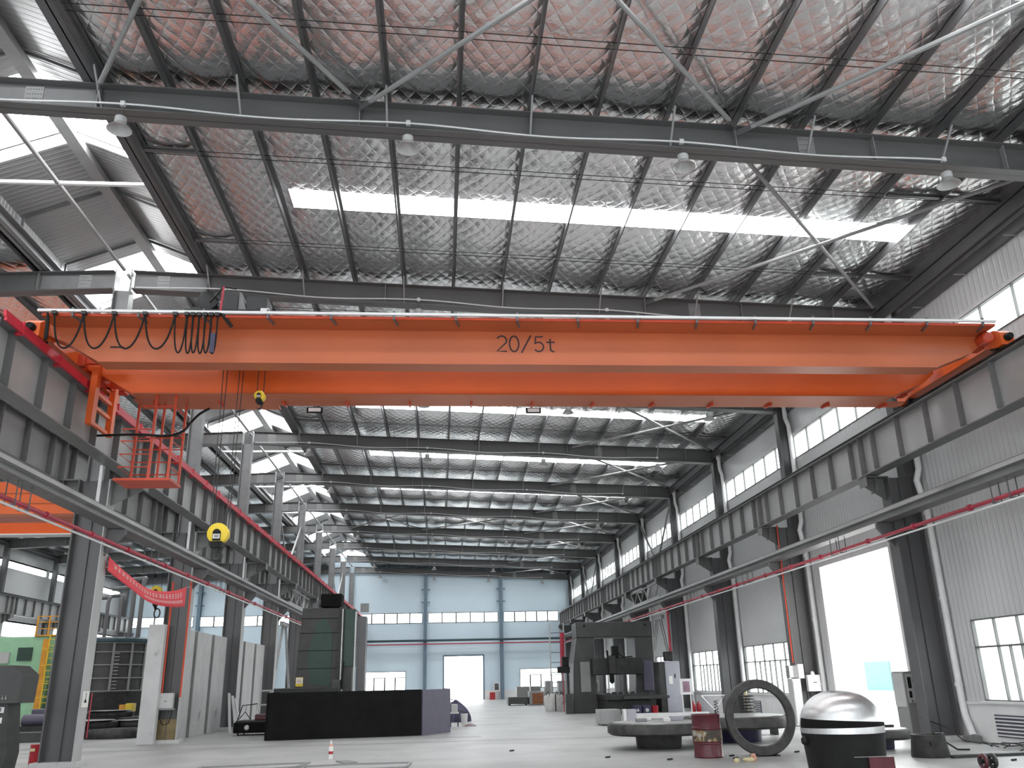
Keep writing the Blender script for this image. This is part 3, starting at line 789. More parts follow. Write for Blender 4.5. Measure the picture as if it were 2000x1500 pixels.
# lamps and conduits on the rafters
l0 = None
for k in range(K0, K1+1):
    y = row(k)-.17
    pts = []
    for i in range(61):
        x = -8.0+17.5*i/60; pts.append((x, y, zb(x)+.085+.045*math.cos((x+5.7)*2*math.pi/5.07)))
    c = thing('rafter_conduit', 'wavy pale cable conduit clipped along rafter %s from the camera' % ORD[k+1], 'conduit', (0, y, 11), 'wavy conduits along the rafters')
    MB().tube(pts, .019, 6).build('cable', 'pvc', c, smooth=True)
    for i, x in enumerate((-5.72, -.65, 4.42, 9.49)):
        box(x-.04, x+.04, y-.04, y+.03, zb(x)+.08, zb(x)+.17).build('junction_box', 'pvc', c)
        z = zb(x)-.42
        if l0 is None:
            l0 = thing('highbay_lamp', 'x', 'lamp', (x, y, z), 'bell shaped lamps hanging from the rafters')
            MB().lathe([(.05, .20), (.07, .16), (.10, .12), (.20, .02), (.215, 0), (.205, 0), (.19, .02), (.09, .10), (.06, .13)], (x, y, z), 24).build('lamp_shade', 'lampglass', l0, smooth=True)
            MB().lathe([(.09, .14), (.10, .16), (.10, .25), (.07, .27)], (x, y, z), 16).build('driver_housing', 'boxgrey', l0, smooth=True)
            MB().tube([(x, y, z+.26), (x, y, z+.52)], .008, 6).build('hanger_rod', 'steel', l0)
            lx, ly, lz = x, y, z; o = l0
        else: o = dup(l0, x-lx, y-ly, z-lz)
        o['label'] = 'bell shaped lamp under rafter %s from the camera, %s counted from the ridge' % (ORD[k+1], ORD[i])
# ================================================================ THE CRANE IN THE MAIN HALL
CR = thing('overhead_crane', 'orange double girder overhead crane spanning the main hall', 'overhead crane', (1.8, 16.5, 7.2))
def girder_profile(z0, z1): return [(-7.2, z1), (-7.26, 7.75), (-6.9, 7.60), (-6.3, z0), (9.78, z0), (10.55, 7.54), (10.82, 7.76), (10.78, z1)]
g = MB().prism(girder_profile(7.24, 8.13), 'y', 15.14, 15.48)
fg = g.build('front_girder', 'orange', CR)
m = MB().box(-7.25, 10.8, 15.08, 15.54, 8.13, 8.155); m.box(-6.28, 9.76, 15.10, 15.52, 7.215, 7.24); m.build('flange', 'orange', fg); box(-7.2, 10.75, 15.1, 15.52, 8.156, 8.165).build('added_top_plate', 'cabgrey', fg)  # unseen grey plate added to mute the orange mirrored in the foil
def stroke_text():
    m = MB(); H = .32; z0 = 7.49; Y = 15.137
    def S(pts, x, w, r=.017):
        q = [(x+u*w, Y, z0+v*H) for u, v in pts]; n0 = len(m.v); m.tube(q, r, 6)
        for i in range(n0, len(m.v)): m.v[i] = (m.v[i][0], Y+(m.v[i][1]-Y)*.25, m.v[i][2])
    def arc(cx, cy, rx, ry, a0, a1, n=14): return [(cx+rx*math.cos(math.radians(a0+(a1-a0)*i/n)), cy+ry*math.sin(math.radians(a0+(a1-a0)*i/n))) for i in range(n+1)]
    S(arc(.5, .70, .48, .30, 155, -25)+[(.03, .02), (1.0, .02)], 1.03, .19)
    S(arc(.5, .5, .48, .5, 90, 450, 28), 1.27, .185)
    S([(0, -.08), (1, 1.06)], 1.50, .19)
    S([(.92, .97), (.2, .97), (.1, .5)]+arc(.48, .32, .48, .30, 125, -145, 20), 1.745, .19)
    S([(.42, .85), (.42, .22)]+arc(.72, .22, .30, .2, 180, 290, 8), 1.98, .19); S([(.02, .62), (.9, .62)], 1.98, .19)
    return m
stroke_text().build('capacity_lettering', 'text', fg)
box(-6.10, -5.86, 15.13, 15.14, 7.50, 7.53).build('small_notice_line', 'text', fg)
g = MB().prism(girder_profile(7.24, 8.13), 'y', 16.95, 17.35)
rg = g.build('rear_girder', 'orange2', CR)
m = MB().box(-7.25, 10.8, 16.9, 17.4, 8.13, 8.155); m.box(-6.28, 9.76, 16.92, 17.38, 7.215, 7.24); m.build('flange', 'orange', rg); box(-7.2, 10.75, 16.92, 17.38, 8.156, 8.165).build('added_top_plate', 'cabgrey', rg)  # grey cover added on the unseen top to weaken orange reflections above
# rear walkway carried on brackets
w = MB().box(-3.5, 10.3, 17.38, 17.78, 7.235, 7.25); w.box(-6.4, -3.5, 17.38, 18.05, 7.235, 7.25); w.build('rear_walkway', 'orange', CR)
for i in range(13):
    x = -6.0+i*1.32
    MB().prism([(17.4, 7.235), (17.78, 7.235), (17.78, 7.20), (17.4, 7.15)], 'x', x, x+.04).build('walkway_bracket', 'orangered', CR)
# front walkway (seen from below) with the festoon track along its edge
box(-7.15, 10.78, 14.62, 15.14, 7.90, 7.925).build('front_walkway', 'orange', CR)
box(-7.15, 10.78, 14.64, 15.12, 7.926, 7.935).build('added_deck_plate', 'cabgrey', CR)  # unseen grey deck added so the foil mirrors less orange
box(-7.15, 10.78, 14.60, 14.625, 7.90, 7.95).build('toe_plate', 'orangered', CR)
box(-7.2, 10.76, 14.52, 14.57, 7.955, 8.0).build('festoon_track', 'pvc', CR)
for i in range(16):
    x = -6.6+i*1.14
    m = MB().bar((x, 14.54, 8.04), (x, 14.56, 7.88), .035, .035); m.bar((x, 14.56, 7.885), (x+.06, 14.86, 7.885), .04, .025); m.build('track_bracket', 'steel', CR)
# end carriages
def end_carriage(xc, nm):
    m = MB().box(xc-.14, xc+.14, 15.3, 18.35, 7.68, 8.02)
    m.prism([(15.3, 7.68), (15.3, 8.02), (14.95, 7.95), (14.80, 7.85), (14.80, 7.60), (15.0, 7.60)], 'x', xc-.14, xc+.14)
    m.prism([(18.35, 7.68), (18.35, 8.02), (18.7, 7.95), (18.85, 7.85), (18.85, 7.60), (18.65, 7.60)], 'x', xc-.14, xc+.14)
    e = m.build('end_carriage', 'orange2', CR)
    z0 = 7.60 if xc > 0 else 7.51
    for y in (15.12, 18.52):
        MB().lathe([(.13, -.10), (.16, -.10), (.16, -.075), (.14, -.07), (.14, .07), (.16, .075), (.16, .10), (.13, .10)], (xc, y, z0+.14), 20, 'x').build('wheel', 'dark', e, smooth=True)
    for y in (14.74, 18.9):
        MB().lathe([(.06, -.06), (.08, 0), (.08, .08)], (xc, y, 7.75), 14, 'y').build('buffer', 'black', e, smooth=True)
    return e
e1 = end_carriage(11.12, 'right'); e2 = end_carriage(-7.38, 'left')
# drive motors / gearboxes at the ends
for (xa, ya) in ((10.78, 15.15), (10.75, 18.1), (-6.98, 18.1)):
    m = MB().lathe([(.09, -.2), (.12, -.17), (.12, .1), (.09, .14), (.05, .22)], (xa, ya-.1, 7.78), 16, 'y'); m.box(xa-.1, xa+.1, ya+.05, ya+.3, 7.66, 7.92)
    m.build('drive_motor', 'orangered', CR, smooth=True)
# connecting arms and hanging ladder on the left end
a = MB().box(-7.24, -6.5, 16.55, 16.65, 7.72, 7.83); a.box(-7.24, -7.1, 16.5, 16.7, 7.66, 7.9); a.build('support_arm', 'orangered', CR); MB().box(-7.2, -6.3, 17.55, 17.65, 7.55, 7.66).build('support_arm', 'orangered', CR)
ld = MB().box(-7.06, -6.94, 16.80, 17.0, 6.55, 7.86).build('access_ladder', 'orange2', CR)
box(-7.06, -6.94, 17.82, 17.98, 6.58, 7.92).build('ladder_rail', 'orange2', ld)
for z in (6.58, 6.92, 7.22): box(-7.04, -6.97, 16.98, 17.84, z, z+.07).build('rung', 'orange2', ld)
box(-7.04, -6.97, 16.98, 17.84, 7.55, 7.80).build('header_plate', 'orangered', ld)
# maintenance cage hanging at the left
cg = box(-6.45, -5.36, 17.0, 17.75, 5.44, 5.49).build('maintenance_cage', 'orangered', CR)
P_ = [(-6.36, 17.7), (-6.02, 17.72), (-5.80, 17.04), (-5.42, 17.04), (-5.40, 17.7), (-5.85, 17.72)]
for i, (x, y) in enumerate(P_):
    box(x-.022, x+.022, y-.022, y+.022, 5.49, 7.22).build('post', 'orangered', cg)
for z in (5.72, 5.98, 6.25, 6.5):
    MB().tube([(-5.80, 17.04, z), (-6.4, 17.04, z), (-6.42, 17.72, z), (-5.40, 17.72, z), (-5.41, 17.04, z)], .014, 6).build('guard_rail', 'orangered', cg)
MB().tube([(-6.05, 17.04, 6.98), (-5.42, 17.04, 6.98), (-5.42, 17.7, 6.98)], .022, 6).build('top_hoop', 'orangered', cg)
cb = MB().tube(spline([(-7.1, 17.6, 6.52), (-6.6, 17.3, 6.45), (-6.0, 16.95, 6.36), (-5.5, 16.98, 6.34), (-5.27, 17.2, 6.5), (-5.25, 17.6, 6.8), (-5.15, 17.8, 7.05), (-4.95, 17.8, 7.18)]), .026, 8).build('power_cable', 'black', smooth=True)
tag(cb, 'thick black power cable looping round the orange maintenance cage', 'cable')
# work lights under the rear walkway
for x, c_ in ((-2.75, 'white'), (2.0, 'dark')):
    t = MB().box(x-.17, x+.17, 17.85, 17.90, 7.11, 7.23).build('work_light', 'black', CR)
    box(x-.13, x+.13, 17.84, 17.85, 7.13, 7.21).build('lens', 'white', t)
# trolley
T = thing('crane_trolley', 'dark hoist trolley standing on the orange crane girders', 'hoist trolley', (-4.0, 16.2, 8.2))
box(-4.9, -3.3, 15.3, 17.2, 8.26, 8.38).build('frame', 'dark', T)
MB().lathe([(.15, 0), (.20, .02), (.20, .08), (.17, .08), (.17, .75), (.20, .75), (.20, .82), (.15, .84)], (-4.63, 15.75, 8.78), 24, 'y').build('rope_drum', 'dark', T, smooth=True)
box(-4.8, -4.46, 16.0, 16.3, 8.38, 8.7).build('drum_bearing', 'dark', T)
box(-4.30, -4.0, 15.6, 16.4, 8.38, 8.93).build('gearbox', 'mid', T, bevel=.03)
MB().prism([(-4.0, 8.38), (-3.80, 8.38), (-3.96, 8.90), (-4.0, 8.90)], 'y', 15.65, 16.3).build('guard', 'cabgrey', T)
MB().lathe([(.10, 0), (.13, .04), (.13, .36), (.08, .40)], (-3.75, 16.7, 8.55), 14, 'x').build('motor', 'dark', T, smooth=True)
box(-3.86, -3.46, 15.7, 16.2, 8.38, 8.84).build('control_box', 'mid', T)
MB().bar((-4.5, 15.7, 8.9), (-4.1, 15.7, 8.5), .04, .05).build('frame_brace', 'dark', T)
for y in (15.32, 17.15):
    for x in (-4.7, -3.5): MB().lathe([(.10, -.05), (.12, -.05), (.12, .05), (.10, .05)], (x, y, 8.285), 14, 'y').build('wheel', 'dark', T, smooth=True)
MB().bar((-4.02, 14.54, 7.98), (-3.85, 14.75, 7.78), .05, .05).build('festoon_arm', 'dark', T)
MB().tube([(-4.03, 14.56, 7.98), (-4.01, 14.56, 8.50)], .02, 6).build('towing_pole', 'pipered', T)
MB().tube([(-4.5, 15.5, 8.62), (-4.2, 14.9, 8.52), (-4.02, 14.56, 8.50), (-3.85, 14.8, 8.58)], .025, 6).build('towing_bar', 'dark', T)
fl = thing('crane_floodlight', 'small white floodlight on the walkway right of the trolley', 'floodlight', (-3.55, 14.75, 8.1))
box(-3.35, -3.20, 14.7, 14.8, 8.06, 8.14).build('lamp_head', 'white', fl); box(-3.31, -3.25, 14.72, 14.76, 7.93, 8.07).build('bracket', 'black', fl)
# hooks
def hook_block(x, y, z, R, ropes, label, group='hook blocks of the crane', top=8.3, double=True):
    t = thing('hook_block', label, 'crane hook', (x, y, z), group)
    MB().lathe([(R*.8, -.10), (R, -.08), (R, .08), (R*.8, .10)], (x, y, z), 28, 'y').build('sheave_cover', 'yellow', t, smooth=True)
    s = R/.19
    m = MB().box(x-.075*s, x+.065*s, y-.13, y-.10, z-.14*s, z-.0); m.lathe([(.072*s, -.13), (.072*s, -.10)], (x-.005*s, y, z), 16, 'y'); m.build('cheek_plate', 'black', t)
    box(x-.065*s, x+.058*s, y-.137, y-.13, z-.105*s, z-.02*s).build('rating_plate', 'paper', t)
    m = MB().box(x-.052*s, x+.048*s, y-.139, y-.137, z-.055*s, z-.04*s); m.box(x-.045*s, x+.042*s, y-.139, y-.137, z-.085*s, z-.068*s); m.build('plate_print', 'mid', t)
    MB().box(x-.11*s, x+.10*s, y-.11, y+.11, z-.26*s, z-.15*s).build('crosshead', 'black', t)
    pts = [(x-.01, y, z-.24*s), (x-.01, y, z-.31*s)]
    for i in range(15):
        a = math.radians(95-i*19.5); pts.append((x-.0+.085*s*math.cos(a), y, z-.40*s+.085*s*math.sin(a)))
    MB().tube(pts, [.03*s]*2+[.032*s]*10+[.028*s, .022*s, .016*s, .010*s, .006*s][:5], 8).build('hook', 'dark', t, smooth=True)
    for i, (dx, dy) in enumerate(ropes):
        MB().tube([(x+dx*1.0, y+dy*.3, z), (x+dx*1.15, y+dy, top)], .009, 5).build('wire_rope', 'dark', t)
    return t
hook_block(-4.12, 16.2, 4.24, .19, [(-.15, -.1), (-.12, .1), (.13, -.1), (.16, .1)], 'large yellow hook block hanging low under the crane by long ropes')
hook_block(-3.565, 16.2, 6.92, .10, [(-.06, 0), (.06, 0)], 'small yellow hook block raised close to the rear girder')
# festoon cable
t = thing('festoon_cable', 'looped black festoon cable hanging from the track on the crane', 'cable', (-5.5, 14.54, 7.9))
def fx(px): return -6.93+(px-105)/112.2
H = [fx(q) for q in (108, 165, 224, 284, 343, 366, 378, 390, 402, 414, 426)]
for i in range(len(H)-1):
    a, b = H[i], H[i+1]; w = b-a; wide = w > .3; dep = .66 if wide else .73; pts = []
    for j in range(29):
        u = j/28; th = 2*math.pi*u
        hump = .10 if wide else .03
        xx = a+w*u+(-.055 if wide else -.0)*math.sin(th)+(0 if wide else .018*math.sin(th*.5))
        cz = (1-math.cos(th))/2; cz = cz**(.72 if wide else .45); xx += 0 if wide else -.018*math.sin(th)
        pts.append((xx, 14.54+(.03 if (not wide and i % 2) else 0), 7.915-dep*cz))
    MB().tube(pts, .017 if wide else .015, 6).build('cable_loop', 'black', t, smooth=True)
for h in H: MB().box(h-.04, h+.04, 14.50, 14.59, 7.90, 7.96).build('cable_carrier', 'dark', t)
MB().tube([(-7.02, 14.54, 7.93), (-7.0, 14.54, 7.8), (-6.98, 14.54, 7.42)], [.02, .03, .035], 6).build('cable_tail', 'black', t)
MB().box(-4.14, -4.06, 14.49, 14.53, 7.18, 7.55).build('cable_sleeve', 'violet', t)
# ================================================================ THE CRANE IN THE LEFT HALL
C2 = thing('overhead_crane', 'orange overhead crane in the left hall, partly hidden behind the front column', 'overhead crane', (-18.5, 31, 7.2))
g = box(-27.6, -9.6, 29.9, 30.4, 7.25, 8.35).build('front_girder', 'orange2', C2)
for z in (7.6, 7.95): box(-27.6, -9.6, 29.86, 29.9, z, z+.03).build('guard_rail', 'orange', g)
box(-27.6, -9.6, 30.4, 31.6, 7.25, 7.30).build('walkway', 'orangered', C2)
g = box(-27.6, -9.9, 33.9, 34.4, 7.25, 8.35).build('rear_girder', 'orange2', C2)
box(-27.6, -9.9, 33.85, 34.45, 7.2, 7.25).build('flange', 'white', g)
for xc in (-9.32, -27.82): box(xc-.14, xc+.14, 29.5, 34.8, 7.68, 8.05).build('end_carriage', 'orangered', C2)
T2 = thing('crane_trolley', 'dark trolley on the left hall crane above the hanging ring', 'hoist trolley', (-10.5, 32.2, 8.4))
box(-11.6, -9.8, 30.1, 34.2, 8.37, 8.5).build('frame', 'mid', T2); box(-11.2, -10.2, 31.6, 33.0, 8.5, 9.1).build('hoist', 'dark', T2, bevel=.05)
t = hook_block(-10.27, 32.5, 4.88, .20, [(-.15, 0), (.15, 0)], 'hook with a dangling ring seen below the red banner', None, 8.42)
MB().tube([(-10.17+.10*math.cos(a), 32.5, 4.12+.16*math.sin(a)) for a in [math.radians(20*i) for i in range(18)]], .025, 6, closed=True).build('sling_ring', 'dark', t, smooth=True)
MB().tube([(-10.42, 32.4, 4.85), (-10.22, 32.5, 4.25)], [.09, .05], 8).build('sling', 'black', t)
# ================================================================ LEFT SIDE
# concrete partition panels between the centre columns
pn = None
NEAR = ['nearest', 'second', 'third', 'fourth', 'fifth', 'farthest']
for k in (1, 2):
    for i in range(3):
        y = row(k)+.42+i*2.32; n = (k-1)*3+i
        if pn is None:
            pn = thing('partition_panel', 'x', 'partition panel', (-8.5, y, 0), 'concrete partition panels between the centre columns')
            box(-8.56, -8.44, y+.12, y+2.2, 0, 3.42).build('slab', 'concrete', pn, bevel=.01)
            m = MB().box(-8.60, -8.40, y, y+.12, 0, 3.40); m.build('joint_post', 'concdark', pn); py = y; o = pn
        else: o = dup(pn, dy=y-py)
        o['label'] = 'tall grey concrete partition slab between centre columns, %s in the row' % NEAR[n]
t = MB().box(-8.99, -8.50, 28.10, 28.36, 0, 3.44).build('concrete_pier', 'concrete', bevel=.015); tag(t, 'pale concrete pier standing left of the column with the grey box', 'pier')
for i, y in enumerate((34.6, 35.1, 35.5)):
    m = MB().bar((-7.75+.1*i, y, 0), (-7.9+.02*i, y+.05, 1.35-.1*i), .34, .03, (1, 0, 0)); tag(m.build('leaning_board', 'concrete'), 'narrow pale board leaning beside the third centre column, %s of three' % ORD[i], 'board', 'boards leaning by the column')
# fittings on the second column
t = thing('switch_box', 'light grey switch box on the column beside the concrete pier', 'switch box', (-8.33, 28.4, .95))
box(-8.55, -8.10, 28.30, 28.46, .99, 1.43).build('housing', 'boxgrey', t, bevel=.01)
box(-8.52, -8.13, 28.29, 28.30, 1.02, 1.40).build('door', 'boxgrey', t); box(-8.36, -8.28, 28.28, 28.29, 1.19, 1.205).build('handle', 'black', t)
box(-8.6, -8.05, 28.28, 28.48, .95, .985).build('shelf', 'cabgrey', t)
MB().tube([(-8.45+.0, 28.4, .95), (-8.47, 28.4, .7), (-8.36, 28.38, .52), (-8.2, 28.38, .56), (-8.14, 28.4, .8), (-8.14, 28.4, .95)], .014, 6).build('cable', 'black', t)
t = box(-8.62, -8.02, 28.64, 28.67, .1, .68).build('column_foot_cover', 'stain'); tag(t, 'brown stained sheet covering the foot of the column with the switch box', 'cover sheet')
for x, n in ((-8.49, 'left'), (-7.93, 'right')):
    tag(MB().tube([(x, 28.42, 1.3), (x, 28.42, 4.75)], .03, 6).build('orange_conduit', 'orangered', smooth=True), 'orange conduit on the %s edge of the column with the switch box' % n, 'conduit')
# sign on the nearest column and red conduit
t = box(-7.948, -7.935, 20.88, 21.24, 1.20, 1.54).build('warning_sign', 'paper'); tag(t, 'white paper warning sign on the nearest left column', 'sign')
s_ = MB().prism([(20.97, 1.30), (21.13, 1.30), (21.05, 1.40)], 'x', -7.937, -7.931); s_.box(-7.937, -7.931, 21.04, 21.06, 1.40, 1.51); s_.build('warning_mark', 'black', t)
tag(MB().tube([(-7.9, 21.3, .55), (-7.9, 21.3, 1.5)], .014, 6).build('red_hose', 'pipered'), 'thin red hose hanging on the side of the nearest left column', 'hose')
t = thing('litter_bin', 'red metal bin behind the nearest left column', 'bin', (-9.2, 21.9, 0)); MB().lathe([(.11, 0), (.12, .02), (.12, .40), (.125, .42), (.10, .42)], (-9.2, 21.9, 0), 20).build('body', 'firered', t, smooth=True)
box(-9.27, -9.17, 21.77, 21.785, .28, .34).build('label_patch', 'cream', t)
# banner
t = thing('banner', 'long red banner with white lettering sagging between two left columns', 'banner', (-7.86, 24.5, 4.4))
def ban(u, v):
    y = 21.15+u*6.55; top = 4.55-.02*u-.42*math.sin(math.pi*u)**.9; bot = 4.22-.30*u-.30*math.sin(math.pi*u)
    return (-7.86+.05*math.sin(u*9)*math.sin(math.pi*u)+.05*(1-v)*math.sin(math.pi*u), y, bot+(top-bot)*v)
m = MB().grid(ban, 40, 5); o = m.build('cloth', 'banner', t, smooth=True)
sl = o.modifiers.new('thick', 'SOLIDIFY'); sl.thickness = .006
random.seed(5); m = MB()
def strip(u, v, du, dv):
    a = [ban(u, v), ban(u+du, v), ban(u+du, v+dv), ban(u, v+dv)]; a = [(x+.012, y, z) for x, y, z in a]; m.add(a, [(0, 1, 2, 3)])
for r_, (v0, vh, u0, u1, st_) in enumerate(((.52, .30, .05, .93, .040), (.22, .16, .42, .93, .024))):
    u = u0
    while u < u1:
        for q in range(3): strip(u, v0+vh*q/2.6, st_*.62, .035)
        strip(u+random.choice((0, st_*.28, st_*.5)), v0, st_*.14, vh*.9)
        strip(u+st_*.3, v0+vh*random.uniform(0, .4), st_*.12, vh*.5); u += st_
m.build('lettering', 'bannertext', t)
MB().tube([(-7.86, 21.15, 4.55), (-7.95, 20.95, 4.62)], .006, 5).build('cord', 'white', t)
MB().tube([(-7.86, 27.7, 4.5), (-7.93, 28.5, 4.6)], .006, 5).build('cord', 'white', t)
# dark machine at the left edge
t = thing('control_console', 'dark machine console at the left edge of the photo', 'machine', (-8.3, 17.5, 0))
MB().prism([(-9.2, 1.36), (-7.76, 1.36), (-7.74, 1.86), (-7.95, 2.03), (-9.2, 2.03)], 'y', 17.4, 18.1).build('hood', 'mid', t, bevel=.01)
MB().prism([(-9.2, 0), (-7.92, 0), (-7.86, .5), (-7.97, 1.36), (-9.2, 1.36)], 'y', 17.5, 18.0).build('body', 'dark', t)
m = MB()
for i in range(4): m.lathe([(.022, -.03), (.022, 0)], (-8.17+.06*i+.02, 17.4, 1.45), 8, 'y'); m.box(-8.16+.06*i, -8.145+.06*i, 17.38, 17.4, 1.44, 1.50)
m.build('levers', 'cabgrey', t)
box(-8.3, -8.03, 17.49, 17.5, 1.02, 1.12).build('label_plate', 'paper', t); box(-8.3, -8.02, 17.49, 17.5, 1.20, 1.30).build('dial_strip', 'white', t)
m = MB()
for i in range(3): m.tube([(-8.28+.09*i+.03*math.cos(a), 17.485, 1.25+.035*math.sin(a)) for a in [0, 1, 2, 3, 4, 5, 6]], .008, 5)
m.build('dials', 'black', t)
# left hall: mint green gantry machine
t = thing('gantry_machine', 'pale green gantry machine with a yellow ladder in the left hall', 'machine', (-20, 44, 0))
box(-25.5, -18.2, 44.0, 45.6, 2.45, 4.05).build('crossbeam', 'mint', t, bevel=.05)
m = MB().prism([(-20.15, 2.5), (-18.35, 2.5), (-18.55, .15), (-19.75, .15)], 'y', 44.0, 46.0); m.build('column', 'mint', t, bevel=.04)
m = MB().prism([(-25.5, 2.5), (-23.9, 2.5), (-24.1, .15), (-25.3, .15)], 'y', 44.0, 46.0); m.build('column', 'mint', t, bevel=.04)
box(-26, -17.9, 43.8, 46.3, 0, .17).build('bed', 'orangered', t)
box(-21.3, -20.3, 43.9, 44.0, 2.85, 3.35).build('window_strip', 'boxgrey', t)
m = MB().box(-19.95, -19.3, 43.93, 44.0, 2.95, 3.55); o = m.build('inspection_opening', 'green', t)
box(-18.2, -17.2, 44.8, 46.4, .17, 4.0).build('rear_housing', 'mint', t, bevel=.03)
ld = box(-18.72, -18.45, 43.6, 43.75, .2, 3.9).build('cable_duct', 'ochre', t)
l2 = MB(); l2.bar((-18.38, 43.5, .3), (-18.38, 43.5, 4.1), .05, .05, (0, 1, 0)); l2.bar((-17.9, 43.5, .3), (-17.9, 43.5, 4.1), .05, .05, (0, 1, 0)); o = l2.build('ladder', 'yellow', t)
for i in range(13): box(-18.38, -17.9, 43.48, 43.52, .5+i*.28, .53+i*.28).build('rung', 'yellow', o)
for z in (1.3, 2.0, 2.7, 3.4): MB().tube([(-18.38, 43.5, z), (-18.4, 43.0, z), (-18.15, 42.85, z), (-17.9, 43.0, z), (-17.9, 43.5, z)], .015, 5).build('safety_hoop', 'yellow', o)
o = box(-19.3, -17.7, 43.9, 45.2, 4.05, 4.12).build('top_platform', 'ochre', t)
for x in (-19.25, -18.7, -18.2, -17.75): box(x-.03, x+.03, 43.92, 43.98, 4.12, 5.0).build('railing_post', 'ochre', o)
for z in (4.4, 4.7, 4.97): box(-19.25, -17.75, 43.93, 43.97, z-.02, z+.02).build('railing_bar', 'ochre', o)
# ribbed round tank
t = thing('round_tank', 'large dark round tank with welded ribs in the left hall', 'tank', (-15.6, 43.6, 0))
MB().lathe([(1.78, 1.45), (1.78, 3.62)], (-15.6, 43.6, 0), 40).build('shell', 'mid', t, smooth=True)
m = MB()
for z in (1.5, 2.05, 2.62, 3.18, 3.58): m.lathe([(1.8, z), (1.86, z), (1.86, z+.045), (1.8, z+.045)], (-15.6, 43.6, 0), 40)
m.build('hoops', 'cabgrey', t, smooth=True)
for i in range(14):
    a = 2*math.pi*i/14+.2; c_, s_ = math.cos(a), math.sin(a)
    MB().bar((-15.6+1.82*c_, 43.6+1.82*s_, 1.5), (-15.6+1.82*c_, 43.6+1.82*s_, 3.6), .10, .06, (c_, s_, 0)).build('rib', 'cabgrey', t)
for i in range(11): box(-14.75, -14.55, 41.86, 41.92, 1.62+i*.15, 1.64+i*.15).build('rung', 'boxgrey', t)
MB().lathe([(1.9, 3.62), (1.95, 3.66), (1.95, 3.78), (1.7, 3.86), (.5, 3.9)], (-15.6, 43.6, 0), 40).build('cover', 'tealpipe', t, smooth=True)
MB().lathe([(1.5, 0), (1.6, .3), (1.78, 1.45)], (-15.6, 43.6, 0), 30).build('base', 'dark', t, smooth=True)
for i, (x, h) in enumerate(((-16.5, 5.7), (-15.9, 5.8), (-15.3, 5.9), (-14.75, 6.3), (-14.35, 6.7))):
    MB().tube([(x, 43.4, 3.85), (x, 43.4, h-.3), (x+.0, 43.5, h-.1), (x-.1, 43.9, h), (x-1.5, 44.8, h)], .11 if i > 2 else .09, 8).build('vent_pipe', 'steel', t, smooth=True)
t = thing('dark_furnace', 'dark panelled cabinet standing right of the round tank', 'cabinet', (-13.0, 46.5, 0))
box(-14.0, -11.9, 45.8, 47.6, 0, 3.4).build('body', 'mid', t); m = MB()
for z in (1.0, 1.9, 2.8): m.box(-14.0, -11.9, 45.76, 45.8, z, z+.05)
m.build('panel_seams', 'black', t); box(-13.5, -12.9, 45.7, 45.8, 3.1, 3.6).build('motor', 'dark', t)
# steel blanks and beams piled in the left hall
random.seed(11)
pile = [(-13.2, 32.6, 0, 1.9, .9, .28), (-11.2, 32.4, 0, 1.8, 1.1, .32), (-12.3, 33.0, .32, 2.2, .8, .25), (-10.9, 33.4, .32, 1.3, .7, .22), (-12.9, 34.6, 0, 1.6, 1.0, .55), (-11.4, 34.8, 0, 1.3, .9, .62), (-12.2, 34.8, .62, 1.7, .8, .22)]
for i, (x, y, z, w, d, h) in enumerate(pile):
    m = MB(); n = 22
    prof = [(w*.5*.94, z), (w*.5, z+h*.3), (w*.5, z+h*.75), (w*.5*.9, z+h)]
    m.lathe([(r_, zz) for r_, zz in prof], (x, y, 0), 26)
    for j in range(len(m.v)): m.v[j] = (m.v[j][0], y+(m.v[j][1]-y)*d/w, m.v[j][2])
    o = m.build('steel_blank', 'cast', smooth=True)
    if i in (2, 3, 6): MB().lathe([(w*.25, z+h), (w*.42, z+h), (w*.42, z+h+.01), (w*.25, z+h+.01)], (x, y, 0), 24).build('machined_face', 'castlight', o)  # pale ring added to stand in for white glints on the pile
    tag(o, 'dark forged steel blank in the pile behind the left columns, %s largest' % ORD[i], 'steel blank', 'forged blanks piled in the left hall')
t = thing('valve_stand', 'upright machine stand with handwheels in the pile of blanks', 'machine', (-10.9, 35.6, 0))
MB().lathe([(.3, 0), (.12, .1), (.09, .9), (.16, 1.0), (.16, 1.15), (.05, 1.2), (.05, 1.65)], (-10.9, 35.6, 0), 14).build('post', 'dark', t, smooth=True)
MB().tube([(-10.9+.25*math.cos(a), 35.4, 1.15+.25*math.sin(a)) for a in [math.radians(24*i) for i in range(15)]], .025, 5, closed=True).build('handwheel', 'mid', t, smooth=True)
t = box(-12.0, -11.72, 35.8, 36.2, .76, 1.06).build('yellow_box', 'yellow', bevel=.02); tag(t, 'yellow and orange box on a stand behind the pier', 'box')
box(-12.22, -12.0, 35.8, 36.2, .72, 1.02).build('end_cap', 'ochre', t); box(-12.2, -11.75, 35.85, 36.15, 0, .76).build('stand', 'dark', t)
tag(MB().box(-11.2, -8.9, 37.5, 37.9, 1.3, 1.5).box(-11.0, -10.9, 37.6, 37.8, 0, 1.3).box(-9.1, -9.0, 37.6, 37.8, 0, 1.3).build('steel_trestle', 'boxgrey'), 'pale steel trestle behind the yellow box', 'trestle')
t = thing('covered_machine', 'violet grey machine cover and motor left of the nearest column', 'machine', (-13.9, 33.0, 0))
box(-14.3, -13.2, 33.2, 34.2, .45, .98).build('cover', 'purple', t, bevel=.04); MB().lathe([(.16, -.5), (.2, -.45), (.2, .4), (.12, .5)], (-13.9, 32.9, .62), 16, 'x').build('motor', 'purple', t, smooth=True)
box(-15.2, -12.9, 32.5, 34.4, 0, .45).build('bed', 'dark', t)
